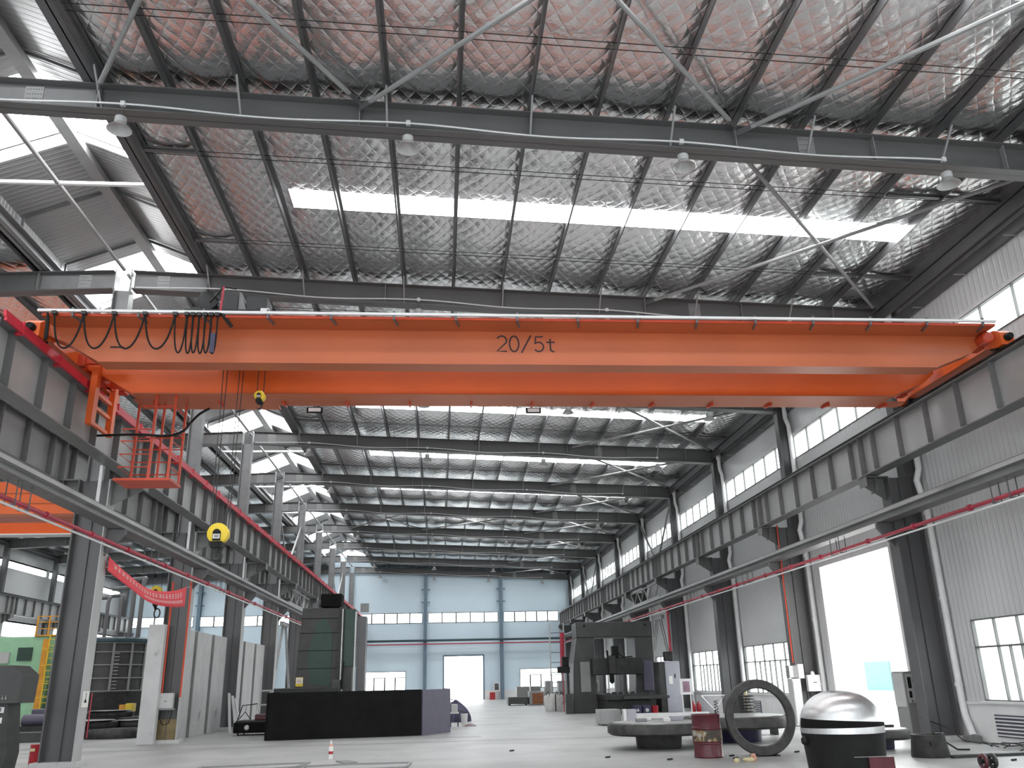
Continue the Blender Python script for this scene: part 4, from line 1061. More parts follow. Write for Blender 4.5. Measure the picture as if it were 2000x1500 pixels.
t = box(-16, -12.2, 31.2, 32.0, 0, .30).build('steel_beam', 'mid', bevel=.02); tag(t, 'long low grey steel beam on the floor of the left hall', 'beam')
# ================================================================ CENTRE: BORING MACHINE BEHIND THE BLACK SCREEN
t = thing('machine_screen', 'matt black sheet metal screen around the green boring machine', 'screen', (-3, 29, 0))
def wall2(pts, z0, z1, th):
    m = MB()
    for a, b in zip(pts, pts[1:]): m.bar((a[0], a[1], (z0+z1)/2), (b[0], b[1], (z0+z1)/2), th, z1-z0, (0, 0, 1))
    return m
wall2([(-5.25, 28.35), (-.62, 28.85)], 0.005, 1.36, .05).build('front_sheet', 'blackpaint', t)
wall2([(-.60, 28.87), (.29, 30.4)], 0.005, 1.35, .05).build('corner_sheet', 'purple', t)
wall2([(.29, 30.42), (.1, 33.6)], 0.005, 1.35, .05).build('side_sheet', 'blackpaint', t)
wall2([(-5.3, 28.4), (-5.7, 33.4)], 0.005, 1.36, .05).build('left_sheet', 'blackpaint', t)
t = thing('boring_machine', 'tall dark green boring machine with a black motor on top', 'machine', (-4, 32, 0))
box(-5.3, -1.0, 30.4, 33.3, 0, 1.15).build('bed', 'dark', t)
box(-5.65, -3.55, 31.2, 33.0, 1.15, 1.48).build('saddle', 'dark', t, bevel=.02)
o = MB().prism([(-5.10, 1.4), (-3.62, 1.4), (-3.62, 4.18), (-4.95, 4.18), (-5.0, 3.2)], 'y', 32.0, 33.2).build('main_column', 'mid', t, bevel=.02)
MB().prism([(-4.55, 1.6), (-3.85, 1.5), (-3.85, 3.3), (-4.15, 3.9), (-4.45, 3.6), (-4.7, 2.5)], 'y', 31.985, 32.0).build('green_panel', 'green', o)
box(-5.05, -4.80, 31.97, 31.985, 1.53, 1.83).build('warning_plate', 'yellow', o); box(-5.04, -4.81, 31.965, 31.97, 1.62, 1.81).build('plate_face', 'paper', o)
MB().box(-5.0, -4.86, 31.96, 31.965, 1.68, 1.70).box(-4.99, -4.88, 31.96, 31.965, 1.73, 1.75).build('plate_print', 'ochre', o)
m = MB()
for z in (2.1, 2.7, 3.3, 3.8): m.box(-5.02, -3.6, 31.98, 32.0, z, z+.02)
m.build('panel_seams', 'black', o)
box(-4.32, -3.58, 31.9, 32.7, 4.20, 4.66).build('motor_box', 'blackpaint', t, bevel=.03)
box(-3.62, -3.42, 31.7, 31.95, 1.4, 4.18).build('guide_rail', 'dark', t); box(-3.50, -3.46, 31.6, 31.7, 1.4, 4.1).build('lead_screw', 'castlight', t)
box(-3.42, -3.05, 31.7, 32.6, 2.15, 4.10).build('green_cover', 'green', t, bevel=.02); box(-3.40, -3.10, 31.7, 32.5, 1.3, 2.15).build('lower_housing', 'mid', t)
box(-3.05, -3.01, 31.68, 31.8, 1.2, 4.0).build('cover_strip', 'white', t)
box(-2.98, -2.68, 31.9, 32.6, 1.1, 3.85).build('counterweight_guide', 'steel', t)
m = MB().box(-3.75, -3.45, 31.3, 31.7, 1.30, 1.72); m.build('spindle_head', 'mid', t, bevel=.02); MB().tube([(-3.4, 31.4, 1.5), (-3.38, 31.4, 1.9), (-3.36, 31.45, 2.3)], .03, 6).build('hose', 'black', t)
box(-2.9, -2.6, 31.9, 32.0, 4.0, 4.3).build('top_bracket', 'cabgrey', t)
# low machine, framed notice between partition and screen
t = thing('tool_trolley', 'low black tool trolley with a red tool case beside the black screen', 'trolley', (-6.3, 32.2, 0))
box(-7.0, -5.75, 31.7, 32.9, .08, .42).build('body', 'blackpaint', t, bevel=.03); box(-6.95, -5.8, 31.75, 32.85, .42, .47).build('top', 'dark', t)
box(-6.35, -5.85, 31.9, 32.5, .47, .66).build('tool_case', 'maroon', t, bevel=.03)
for x, y in ((-6.85, 31.8), (-5.9, 31.8), (-6.85, 32.8), (-5.9, 32.8)): MB().lathe([(.05, -.02), (.05, .02)], (x, y, .05), 12, 'x').build('wheel', 'black', t)
MB().tube([(-6.95, 32.0, .45), (-6.8, 32.0, .95), (-6.3, 32.0, 1.0)], .02, 6).build('handle', 'dark', t); MB().tube([(-6.9, 32.0, .5), (-6.7, 32.0, .75), (-6.5, 32.0, .5)], .018, 6).build('brace_bar', 'dark', t)
MB().lathe([(.06, -.02), (.09, 0), (.06, .02)], (-6.55, 31.69, .25), 12, 'y').build('knob', 'castlight', t)
t = box(-7.80, -7.32, 40.0, 40.04, .78, 1.42).build('notice_board', 'boxgrey'); tag(t, 'framed dark portrait notice standing beside the low black trolley', 'notice board')
box(-7.73, -7.39, 39.985, 40.0, .85, 1.35).build('print', 'picdark', t); MB().tube([(-7.80, 40.02, 0), (-7.80, 40.02, 1.9)], .02, 6).build('pole', 'boxgrey', t)
# pile right of the black screen, stool, bucket
t = thing('tarpaulin_heap', 'dark violet tarpaulin heaped behind the black screen', 'tarpaulin', (.75, 38.2, 0))
def heap(u, v):
    a = u*2*math.pi; r_ = 1.0-(v**1.6); R = .62*(1+.08*math.sin(5*a)+.05*math.sin(9*a+1))
    return (.62+R*r_*math.cos(a)*1.0, 38.2+R*1.2*r_*math.sin(a), .82*(v**.75)*(1+.06*math.sin(7*a)))
MB().grid(heap, 30, 8).build('cover', 'violet', t, smooth=True)
MB().tube([(.15, 37.6, .3), (.5, 37.5, .5), (.9, 37.55, .42), (1.2, 37.8, .2)], .02, 5).build('rope', 'mid', t)
t = thing('metal_scrap', 'bent pipes and scrap standing behind the heaped tarpaulin', 'scrap', (.3, 41, 0))
for i in range(5): MB().tube([(.0+.12*i, 41, 0), (.05+.14*i, 41.1, .7+.1*(i % 3)), (.25+.14*i, 41.1, 1.0-.1*i)], .03, 6).build('bent_pipe', 'dark', t)
t = thing('stool', 'small pale stool beside the black screen corner', 'stool', (.5, 34, 0))
box(.33, .66, 33.85, 34.15, .45, .50).build('seat', 'white', t)
for x in (.36, .63):
    for y in (33.88, 34.12): box(x-.02, x+.02, y-.02, y+.02, 0, .45).build('leg', 'dark', t)
t = thing('bucket', 'pale plastic bucket beside the small stool', 'bucket', (.9, 34.6, 0)); MB().lathe([(.10, 0), (.13, .40), (.14, .42), (.12, .42), (.1, .4)], (.88, 34.6, 0), 18).build('body', 'pvc', t, smooth=True)
t = box(.38, .62, 33.9, 34.1, .505, .78).build('carton', 'boxgrey', bevel=.01); tag(t, 'grey carton standing on the small pale stool', 'carton')
t = MB().grid(lambda u, v: (1.1+.35*(u-.5)*(1+.3*math.sin(6*v)), 34.5+1.2*(v-.5), .01+.07*math.sin(math.pi*u)*math.sin(math.pi*v)), 8, 8).build('red_rag', 'maroon', smooth=True); tag(t, 'crumpled dark red rag on the floor near the bucket', 'rag')
tag(MB().tube([(-2.6, 30.5, 1.40), (-1.2, 30.2, 1.42), (-.95, 30.2, 1.52), (-.85, 30.2, 1.45)], .035, 6).build('bent_hose', 'pvc', smooth=True), 'pale hose lying over the top edge of the black screen', 'hose') if False else None
# floor items left foreground
t = thing('bottle', 'red and white bottle standing on the floor in front of the black screen', 'bottle', (-2.44, 20.9, 0))
MB().lathe([(.045, 0), (.05, .02), (.05, .24), (.022, .31), (.018, .34), (.018, .38)], (-2.44, 20.9, 0), 16).build('body', 'paper', t, smooth=True)
MB().lathe([(.052, .10), (.052, .16)], (-2.44, 20.9, 0), 16).build('label', 'firered', t); MB().lathe([(.044, .26), (.026, .31)], (-2.44, 20.9, 0), 12).build('neck_band', 'pink', t)
def frame2(pts, w, h):
    m = MB(); n = len(pts)
    for i in range(n): m.bar((*pts[i], h/2), (*pts[(i+1) % n], h/2), w, h)
    return m
tag(frame2([(-4.9, 19.55), (-2.78, 19.93), (-2.86, 18.95), (-4.8, 18.5)], .09, .03).build('pit_frame', 'cabgrey'), 'steel pit frame in the floor at the bottom left, left of two', 'pit frame')
tag(frame2([(-2.73, 19.0), (-1.86, 19.25), (-.62, 19.2), (-.66, 18.2), (-2.7, 17.9)], .06, .03).build('pit_frame', 'cabgrey'), 'steel pit frame in the floor at the bottom, right of two', 'pit frame')
tag(MB().bar((-2.1, 20.1, .015), (-1.85, 19.5, .015), .28, .03).build('floor_plate', 'cabgrey'), 'small grey plate on the floor beside the pit frames', 'plate')
# ================================================================ RIGHT SIDE
# double column planer mill
t = thing('gantry_mill', 'big dark double column milling machine near the right wall', 'machine', (8.5, 43.5, 0))
for xa, xb, xc, xd in ((6.35, 7.58, 6.65, 7.50), (9.40, 10.62, 9.55, 10.45)):
    MB().prism([(xa, 0), (xb, 0), (xd, 2.6), (xd, 3.5), (xc, 3.5), (xa+(.1 if xa < 8 else .15), 2.3)], 'y', 43.5, 45.2).build('column', 'mid', t, bevel=.03)
box(6.63, 10.45, 43.45, 45.0, 3.48, 4.22).build('top_beam', 'mid', t, bevel=.04)
for x in (7.05, 10.1): MB().lathe([(.06, -.02), (.06, 0)], (x, 43.45, 4.05), 12, 'y').build('lifting_eye', 'black', t)
for x in (6.75, 9.85): box(x, x+.5, 43.42, 43.5, .95, 2.35).build('column_panel', 'cabgrey' if x < 8 else 'purple', t, bevel=.03)
box(7.3, 9.75, 43.0, 43.5, 1.72, 2.50).build('crossrail', 'dark', t, bevel=.03)
o = MB().box(8.02, 8.36, 42.6, 43.0, 1.75, 2.6).build('milling_head', 'dark', t, bevel=.03)
MB().lathe([(.06, 1.32), (.12, 1.42), (.12, 1.75)], (8.17, 42.8, 0), 14).build('spindle', 'black', o, smooth=True)
box(8.28, 8.58, 42.9, 43.3, 2.5, 3.05).build('feed_motor', 'black', t, bevel=.03); MB().tube([(8.05, 42.9, 2.5), (8.02, 42.9, 2.85)], .05, 8).build('oil_cup', 'black', t); MB().tube([(8.2, 42.9, 2.6), (8.5, 42.9, 2.75), (8.8, 43.0, 2.52), (9.3, 43.1, 2.55)], .03, 6).build('hose', 'black', t)
box(7.55, 9.55, 41.0, 46.5, 0, .62).build('bed', 'dark', t, bevel=.03); box(7.5, 9.9, 40.6, 45.8, .62, .85).build('work_table', 'dark', t, bevel=.02)
box(8.2, 10.3, 40.4, 41.2, .66, .78).build('platform', 'mid', t)
m = MB(); random.seed(3)
for i in range(7): x = 7.6+.28*i; m.box(x, x+.16, 41.2, 41.5, .85, .90+random.random()*.12)
m.build('clamps', 'dark', t)
# plumbing stand & vertical machine left of the mill
t = thing('feed_gearbox', 'black machine head on a slim post left of the mill', 'machine', (6.0, 43.3, 0))
MB().tube([(6.12, 43.3, 0), (6.12, 43.3, 2.5)], .06, 8).build('post', 'dark', t); box(5.62, 6.2, 43.1, 43.5, 1.85, 2.15).build('gearbox', 'black', t, bevel=.03); box(5.85, 6.15, 43.1, 43.5, 2.15, 2.6).build('motor', 'black', t, bevel=.03)
box(5.95, 6.3, 43.1, 43.5, 0, .9).build('base', 'mid', t)
t = thing('fixed_ladder', 'slim steel ladder frame between the mill and the end wall', 'ladder', (6.2, 47.0, 0))
for x in (5.75, 6.5): box(x-.03, x+.03, 47, 47.06, 0, 4.4).build('rail', 'boxgrey', t)
for i in range(8): box(5.75, 6.5, 47.01, 47.05, .4+.5*i, .44+.5*i).build('rung', 'endpost', t)
tag(MB().tube([(6.35, 46.8, 0), (6.35, 46.8, 2.1), (6.35, 46.8, 2.15), (6.38, 46.8, 3.9)], [.03, .03, .12, .12], 8).build('red_riser_pipe', 'pipered', smooth=True), 'vertical dark red pipe beside the slim steel ladder', 'pipe')
# white bag
t = thing('bulk_bag', 'white woven bulk bag tied with a black strap', 'sack', (5.9, 47.2, 0))
def bag(u, v):
    a = u*2*math.pi; R = .50*(1-.10*abs(2*v-1)**3)*(1+.05*math.sin(4*a+3*v)+.03*math.sin(9*a))
    if v > .85: R *= 1-(v-.85)*2.2
    return (5.9+R*math.cos(a), 47.3+R*math.sin(a), .88*v)
MB().grid(bag, 36, 14).build('bag', 'sack', t, smooth=True); box(5.88, 5.93, 46.76, 46.78, .02, .85).build('strap', 'black', t)
for dx in (-.35, .1, .35): MB().tube([(5.9+dx-.08, 47.0, .8), (5.9+dx, 47.0, .98), (5.9+dx+.08, 47.0, .8)], .03, 6).build('loop', 'dark', t)
# crates far back
t = thing('grey_crate', 'grey painted crate with a rusty front near the white bulk bag', 'crate', (6.4, 60, 0)); box(5.85, 6.9, 60, 61.2, .03, .85).build('body', 'cabgrey', t, bevel=.02); box(6.05, 6.75, 59.98, 60, .08, .75).build('front_panel', 'rust', t)
t = thing('steel_skip', 'low dark steel skip left of the rusty crate', 'crate', (5.1, 60.5, 0)); box(4.45, 5.78, 60.2, 61.6, .10, .52).build('body', 'mid', t, bevel=.02)
for x in (4.55, 5.65): box(x-.06, x+.06, 60.3, 61.5, 0, .10).build('runner', 'dark', t)
for i, (x, w, y, lab) in enumerate(((5.35, .9, 64, 'tall grey crate behind the rusty crate'), (6.4, .7, 64.5, 'narrow grey crate behind the rusty crate'), (8.2, 1.6, 63, 'wide grey crate behind the white bulk bag'), (7.2, .5, 62, 'slim grey crate behind the white bulk bag'))):
    tag(MB().box(x, x+w, y, y+1, 0, 1.15 if i < 2 else 1.5).build('grey_crate', 'cabgrey', bevel=.02), lab, 'crate')
# end wall fittings
t = thing('fire_extinguisher_box', 'red fire extinguisher box at the foot of the end wall', 'extinguisher box', (4.55, 81.6, 0)); box(4.35, 4.85, 81.4, 81.8, 0, .62).build('body', 'firered', t, bevel=.02)
t = box(4.75, 5.32, 82.0, 82.06, .68, 1.45).build('notice_board', 'white'); tag(t, 'framed portrait notice on the end wall post', 'notice board'); box(4.85, 5.22, 81.98, 82.0, .80, 1.35).build('print', 'picdark', t)
tag(box(5.9, 7.6, 75.0, 75.3, 0, .12).build('floor_rail', 'black'), 'short black bar on the floor before the end wall', 'bar')
# cabinet right of mill
t = thing('control_cabinet', 'tall lilac grey control cabinet right of the mill', 'cabinet', (10.7, 41.9, 0))
box(10.42, 11.12, 41.3, 42.4, .03, 2.26).build('body', 'lilac', t, bevel=.02); box(10.15, 10.42, 41.35, 42.4, 0.03, 2.24).build('side_panel', 'mid', t)
box(10.55, 10.74, 41.28, 41.3, 1.25, 1.6).build('paper_sheet', 'paper', t); box(10.85, 10.88, 41.27, 41.3, 1.5, 1.7).build('handle', 'black', t)
t = box(10.48, 10.88, 41.4, 41.8, 2.27, 2.70).build('transformer_box', 'dark', bevel=.04); tag(t, 'small dark box standing on top of the lilac cabinet', 'box')
t = box(9.70, 10.19, 36.2, 36.25, .87, 1.48).build('notice_board', 'white'); tag(t, 'white framed portrait poster on a stand right of the lilac cabinet', 'notice board'); box(9.82, 10.09, 36.18, 36.2, .97, 1.38).build('print', 'picture', t)
MB().box(9.76, 9.80, 36.24, 36.28, 0, .9).box(10.1, 10.14, 36.24, 36.28, 0, .9).build('leg', 'white', t)
t = box(7.80, 8.26, 46.8, 46.85, .95, 1.48).build('notice_board', 'white'); tag(t, 'white framed notice seen through the lower opening of the mill', 'notice board'); box(7.92, 8.14, 46.78, 46.8, 1.05, 1.4).build('print', 'cabgrey', t)
box(7.85, 7.9, 46.85, 46.9, 0, .96).build('leg', 'white', t)
tag(MB().tube([(11.38, 43.75, 1.45), (11.38, 43.75, 4.8)], .06, 10).build('riser_pipe', 'pipered', smooth=True), 'vertical red riser pipe above the white poster stand', 'pipe')
tag(MB().tube([(11.42, 28.42, 1.9), (11.44, 28.42, 6.4)], .022, 6).build('riser_pipe', 'orangered', smooth=True), 'thin orange red pipe on the column by the white switch boxes', 'pipe')
t = thing('fire_extinguisher', 'red fire extinguisher by the right wall, next to the white poster stand', 'extinguisher', (10.9, 38.6, 0)); MB().lathe([(.08, 0), (.1, .03), (.1, .4), (.04, .48), (.03, .54)], (10.85, 38.6, 0), 14).build('cylinder', 'firered', t, smooth=True)
t = thing('fire_extinguisher', 'second red fire extinguisher by the right wall, nearer to the vent', 'extinguisher', (11.1, 38.65, 0)); MB().lathe([(.08, 0), (.1, .03), (.1, .4), (.04, .48), (.03, .54)], (11.11, 38.65, 0), 14).build('cylinder', 'firered', t, smooth=True)
# vents in the plinth
v0_ = None
VENT = [('in the plinth under the nearest right window', 16.6), ('in the plinth behind the ring', 31.2), ('in the plinth by the white funnel frame', 34.5), ('in the plinth by the red extinguishers', 38.3), ('in the plinth behind the lilac cabinet', 45.6)]
for lab, y in VENT:
    if v0_ is None:
        v0_ = thing('wall_vent', 'x', 'vent', (12.36, y, .35), 'louvred vents in the plinth'); box(12.36, 12.39, y, y+3.0, .14, .60).build('backing', 'purple', v0_)
        for i in range(6): MB().bar((12.35, y+.04, .18+.075*i), (12.35, y+2.96, .18+.075*i), .03, .03).build('slat', 'white', v0_)
        vy = y; o = v0_
    else:
        v0_b = o; o = dup(v0_, dy=y-vy)
        for ch in [q for q in bpy.data.objects if q.parent == o]: ch.scale.y = .28
    o['label'] = 'white louvred vent ' + lab
# cabinets near columns
t = thing('electric_cabinet', 'grey electrical cabinet with open front beside the side doorway', 'cabinet', (12.1, 22.6, 0))
box(11.86, 12.34, 22.35, 22.95, .02, 1.56).build('body', 'cabgrey', t, bevel=.015)
MB().box(11.84, 11.86, 22.37, 22.93, .70, 1.52).build('front_frame', 'boxgrey', t); box(11.90, 12.25, 22.33, 22.35, .80, 1.50).build('switch_panel', 'boxgrey', t)
m = MB(); 
for (a, b_, c_, d_) in ((11.93, 12.02, 1.15, 1.42), (12.06, 12.2, 1.28, 1.42), (11.93, 12.0, .92, 1.08)): m.box(a, b_, 22.32, 22.33, c_, d_)
m.build('switch_openings', 'black', t); MB().lathe([(.02, -.02), (.02, 0)], (11.98, 22.33, .84), 8, 'y').lathe([(.02, -.02), (.02, 0)], (12.12, 22.33, .84), 8, 'y').build('indicator_lamps', 'dark', t)
box(12.16, 12.19, 22.30, 22.33, .42, .52).build('handle', 'black', t)
t = box(12.20, 12.33, 22.08, 22.32, .75, 1.5).build('side_notice', 'cabgrey'); tag(t, 'narrow grey side box right of the open cabinet with a paper', 'box'); box(12.21, 12.32, 22.07, 22.08, 1.15, 1.45).build('paper', 'paper', t)
tag(MB().tube([(12.26, 22.04, 0), (12.26, 22.04, .75), (12.26, 22.04, 1.35)], [.012, .035, .035], 8).build('red_hose_tube', 'pipered'), 'slim red tube mounted beside the electrical cabinet', 'tube')
t = thing('fire_extinguisher', 'small red fire extinguisher at the foot of the nearest right column', 'extinguisher', (11.92, 21.5, 0)); MB().lathe([(.06, 0), (.065, .03), (.065, .34), (.03, .40)], (11.95, 21.75, 0), 14).build('cylinder', 'firered', t, smooth=True); MB().tube([(11.95, 21.75, .45), (11.9, 21.72, .49)], .015, 6).build('nozzle', 'black', t)
t = thing('switch_box', 'white switch box with a domed cap on the right column behind the ring', 'switch box', (11.98, 28.3, 1)); box(11.76, 12.18, 28.22, 28.4, 1.02, 1.52).build('housing', 'pvc', t, bevel=.012); MB().lathe([(.08, 0), (.05, .1), (.01, .12)], (11.97, 28.3, 1.52), 12).build('cable_gland', 'pvc', t, smooth=True)
box(11.94, 12.04, 28.21, 28.22, 1.28, 1.30).build('handle', 'black', t)
MB().tube([(11.8, 28.3, 1.02), (11.82, 28.3, .75), (11.93, 28.3, .68), (12.02, 28.3, .8), (12.02, 28.3, 1.0)], .016, 6).build('cable', 'black', t)
t = box(11.49, 11.68, 28.25, 28.42, 1.42, 1.86).build('switch_box', 'white', bevel=.01); tag(t, 'narrow white switch box left of the domed one', 'switch box')
t = box(11.17, 11.48, 28.2, 28.5, 1.44, 1.82).build('transformer_box', 'cabgrey', bevel=.01); tag(t, 'small grey box on top of the slim cabinet behind the ring', 'box'); box(11.17, 11.29, 28.19, 28.2, 1.46, 1.8).build('front_plate', 'white', t)
t = thing('slim_cabinet', 'slim light grey floor cabinet against the column behind the ring', 'cabinet', (11.35, 28.3, 0)); box(11.18, 11.47, 28.1, 28.5, .02, 1.42).build('body', 'boxgrey', t, bevel=.01); box(11.2, 11.45, 28.08, 28.1, .1, 1.35).build('door', 'boxgrey', t)
# spool and white table in front of plinth
t = thing('bench', 'low white bench seen through the standing ring', 'bench', (8.0, 24, 0))
box(7.4, 9.3, 24.4, 25.0, .48, .53).build('top', 'white', t)
for x in (7.55, 9.15): box(x-.03, x+.03, 24.45, 24.95, 0, .48).build('leg', 'dark', t)
t = thing('disc_stack', 'stack of thin discs on a spindle seen through the standing ring', 'disc stack', (8.5, 26, 0))
MB().tube([(8.9, 26, 0), (8.9, 26, 1.15)], .04, 8).build('spindle', 'cream', t)
m = MB()
for i in range(7): m.lathe([(.22, .45+.085*i), (.24, .46+.085*i), (.24, .48+.085*i), (.22, .49+.085*i)], (8.9, 26, 0), 20)
m.build('discs', 'dark', t, smooth=True); MB().lathe([(.3, 0), (.1, .12), (.06, .4)], (8.9, 26, 0), 16).build('foot', 'dark', t, smooth=True)
t = thing('funnel_stand', 'white funnel frame with a coil spring left of the ring', 'stand', (8.6, 28, 0))
MB().tube([(8.15, 28, .98), (8.9, 28, .98), (8.55, 28, .55), (8.15, 28, .98)], .02, 6).build('frame', 'white', t); MB().tube([(8.6+.06*math.cos(i*.9), 28+.06*math.sin(i*.9), .25+.012*i) for i in range(50)], .012, 5).build('spring', 'dark', t)
MB().tube([(8.55, 28, .55), (8.58, 28, .2), (8.3, 28, .05), (7.8, 28, .06)], .02, 6).build('hose', 'black', t); MB().lathe([(.2, 0), (.2, .03)], (8.55, 28, 0), 14).build('foot', 'dark', t)
# silver crate, white box, blue boxes, bucket, planks
t = thing('corrugated_crate', 'silver corrugated steel crate on the floor before the mill', 'crate', (5.9, 32, 0)); box(5.55, 6.30, 31.7, 32.6, .05, .52).build('body', 'corr', t, bevel=.01)
for x in (5.62, 6.18): box(x, x+.08, 31.72, 32.58, 0, .05).build('runner', 'dark', t)
t = thing('white_box', 'small white lilac box right of the silver crate', 'box', (6.6, 31.9, 0)); box(6.33, 6.44, 31.4, 31.7, 0, .53).build('side_sheet', 'white', t); box(6.46, 6.80, 31.45, 31.8, .06, .52).build('body', 'lilac', t, bevel=.01)
for i, (x, w, c_, lab) in enumerate(((8.5, .36, 'violet', 'dark blue tool box with a pale emblem behind the flanged disc'), (8.92, .36, 'violet', 'dark blue tool box with a round badge behind the flanged disc'))):
    t = thing('tool_box', lab, 'tool box', (x, 39.9, 0)); box(x, x+w, 39.8, 40.2, 0, .40).build('body', c_, t, bevel=.02)
    if i == 0: MB().prism([(x+.18+.09*(1 if j % 2 == 0 else .45)*math.cos(j*math.pi/5), .2+.09*(1 if j % 2 == 0 else .45)*math.sin(j*math.pi/5)) for j in range(10)], 'y', 39.785, 39.80).build('emblem', 'boxgrey', t)
    else: MB().lathe([(.08, -.01), (.08, 0)], (x+.18, 39.8, .2), 16, 'y').build('badge', 'boxgrey', t); MB()
t = thing('red_bucket', 'red bucket right of the dark blue tool boxes', 'bucket', (9.5, 39.9, 0)); MB().lathe([(.13, 0), (.16, .36), (.17, .38), (.14, .38)], (9.47, 39.9, 0), 18).build('body', 'firered', t, smooth=True)
for i, (x0, x1, y, z0, z1, c_, lab) in enumerate(((6.9, 9.2, 33.5, .12, .20, 'white', 'long white plank lying behind the flanged disc'), (7.3, 10.6, 35.5, .10, .22, 'white', 'long white board further back towards the wall'), (8.2, 9.4, 30.6, .15, .3, 'lilac', 'lilac painted profile lying behind the flanged disc'), (6.9, 8.3, 30.0, 0, .10, 'cabgrey', 'flat grey plate lying behind the flanged disc'))):
    o = MB().box(x0, x1, y, y+.35, z0, z1).box(x0+.1, x0+.2, y, y+.35, 0, z0+.01).box(x1-.2, x1-.1, y, y+.35, 0, z0+.01).build('plank', c_); tag(o, lab, 'plank')
# flanged discs
def flanged(x, y, R, r_, zf0, zf1, lab, c2='cast', loose=True):
    t = thing('flanged_blank', lab, 'steel blank', (x, y, 0), 'flanged steel blanks on the floor')
    MB().lathe([(R*.93, zf0), (R, zf0+.05), (R, zf1-.07), (R*.97, zf1-.01), (R*.9, zf1)], (x, y, 0), 56).build('flange', 'cast', t, smooth=True)
    MB().lathe([(r_*.93, 0), (r_*.96, .02), (r_, zf0)], (x, y, 0), 48).build('hub', c2, t, smooth=True)
    MB().lathe([(R*.5, zf1), (R*.88, zf1), (R*.88, zf1+.012), (R*.5, zf1+.012)], (x, y, 0), 48).build('machined_face', 'castlight', t)
    return t
flanged(5.08, 21.25, 1.18, .54, .30, .56, 'dark mushroom shaped steel blank left of the maroon drum')
flanged(7.42, 22.6, 1.32, .60, .32, .60, 'dark flanged steel blank behind the standing ring', 'violet')
flanged(9.35, 19.2, .72, .36, .20, .40, 'small violet dark flanged blank between dome and bucket', 'violet')
for i, (x, y, w, d, h, c_) in enumerate(((4.6, 21.3, .25, .2, .07, 'cabgrey'), (5.15, 20.9, .16, .14, .09, 'white'), (5.45, 21.4, .3, .2, .1, 'lilac'), (4.95, 21.8, .12, .1, .06, 'white'), (9.3, 19.0, .16, .12, .07, 'dark'), (9.7, 19.4, .2, .1, .05, 'dark'))):
    z = .573 if x < 9 else .413
    tag(MB().box(x, x+w, y, y+d, z, z+h).build('offcut', c_, bevel=.01), '%s offcut lying on the %s, %s one' % ({'cabgrey': 'grey', 'white': 'white', 'lilac': 'lilac', 'dark': 'dark'}[c_], 'mushroom shaped blank' if x < 9 else 'small violet blank', ORD[i]), 'offcut')
# drum
t = thing('oil_drum', 'battered maroon oil drum with a torn paper label', 'drum', (5.42, 18.45, 0))
prof = []
for z in (0, .02, .04, .27, .285, .30, .315, .33, .57, .585, .60, .615, .63, .84, .86, .88):
    prof.append((.285+(.012 if z in (.285, .30, .315, .585, .60, .615, .02, .86) else 0), z))
MB().lathe([(a_, b_*.93) for a_, b_ in prof+[(.27, .88), (.27, .865)]], (5.42, 18.45, 0), 36).build('shell', 'maroon', t, smooth=True)
MB().lathe([(.2995, .31), (.2995, .52)], (5.42, 18.45, 0), 36).build('paper_label', 'barlabel', t, smooth=True)
for i, (x, y, w) in enumerate(((5.6, 17.25, .1), (5.85, 17.3, .2))): tag(MB().lathe([(w*.5, 0), (w*.6, .03), (w*.4, .07)], (x, y, 0), 9).build('foam_lump', 'cream', smooth=True), 'cream lump of debris on the floor, %s of two' % ('left' if i == 0 else 'right'), 'debris')
tag(MB().lathe([(.05, 0), (.07, .04), (.04, .13)], (5.98, 17.4, 0), 8).build('foam_lump', 'pink', smooth=True), 'pinkish lump of debris beside the cream one', 'debris')
for i, (x, y) in enumerate(((4.48, 18.1), (5.85, 18.45), (7.4, 18.9), (10.2, 15.9), (5.75, 17.9), (1.6, 21.5), (3.4, 19.0))):
    tag(MB().bar((x, y, .015), (x+.10, y+.04, .02), .04, .03).build('scrap_strip', 'dark'), 'small dark scrap strip on the floor, %s from the drum' % ORD[i], 'scrap')
# standing ring
t = thing('steel_ring', 'large forged steel ring standing upright on its edge', 'steel ring', (6.55, 18.4, 0))
n = 64; m = MB(); R0, R1, dz_ = .735, .555, .13; vs = []; cx, cy, cz = 6.55, 18.4, .735
lean = .10
for i in range(n):
    a = 2*math.pi*i/n
    for (r_, d) in ((R0*.97, -dz_), (R0, -dz_*.7), (R0, dz_*.7), (R0*.97, dz_), (R1*1.04, dz_), (R1, dz_*.8), (R1, -dz_*.8), (R1*1.04, -dz_)):
        X, Zq = r_*math.cos(a), r_*math.sin(a); vs.append((cx+X+d*.25, cy+d+Zq*lean, cz+Zq-.0))
fs = [(i*8+j, ((i+1) % n)*8+j, ((i+1) % n)*8+(j+1) % 8, i*8+(j+1) % 8) for i in range(n) for j in range(8)]
m.add(vs, fs); m.build('ring', 'cast', t, smooth=True)
for dx in (-.18, .22): MB().prism([(6.55+dx-.07, 0), (6.55+dx+.07, 0), (6.55+dx+(.05 if dx > 0 else -.05), .06)], 'y', 18.2, 18.6).build('wedge', 'dark') if False else tag(MB().box(6.55+dx-.05, 6.55+dx+.05, 18.2, 18.6, 0, .025).build('wedge', 'dark'), 'thin dark wedge chocking the %s foot of the steel ring' % ('left' if dx < 0 else 'right'), 'wedge')
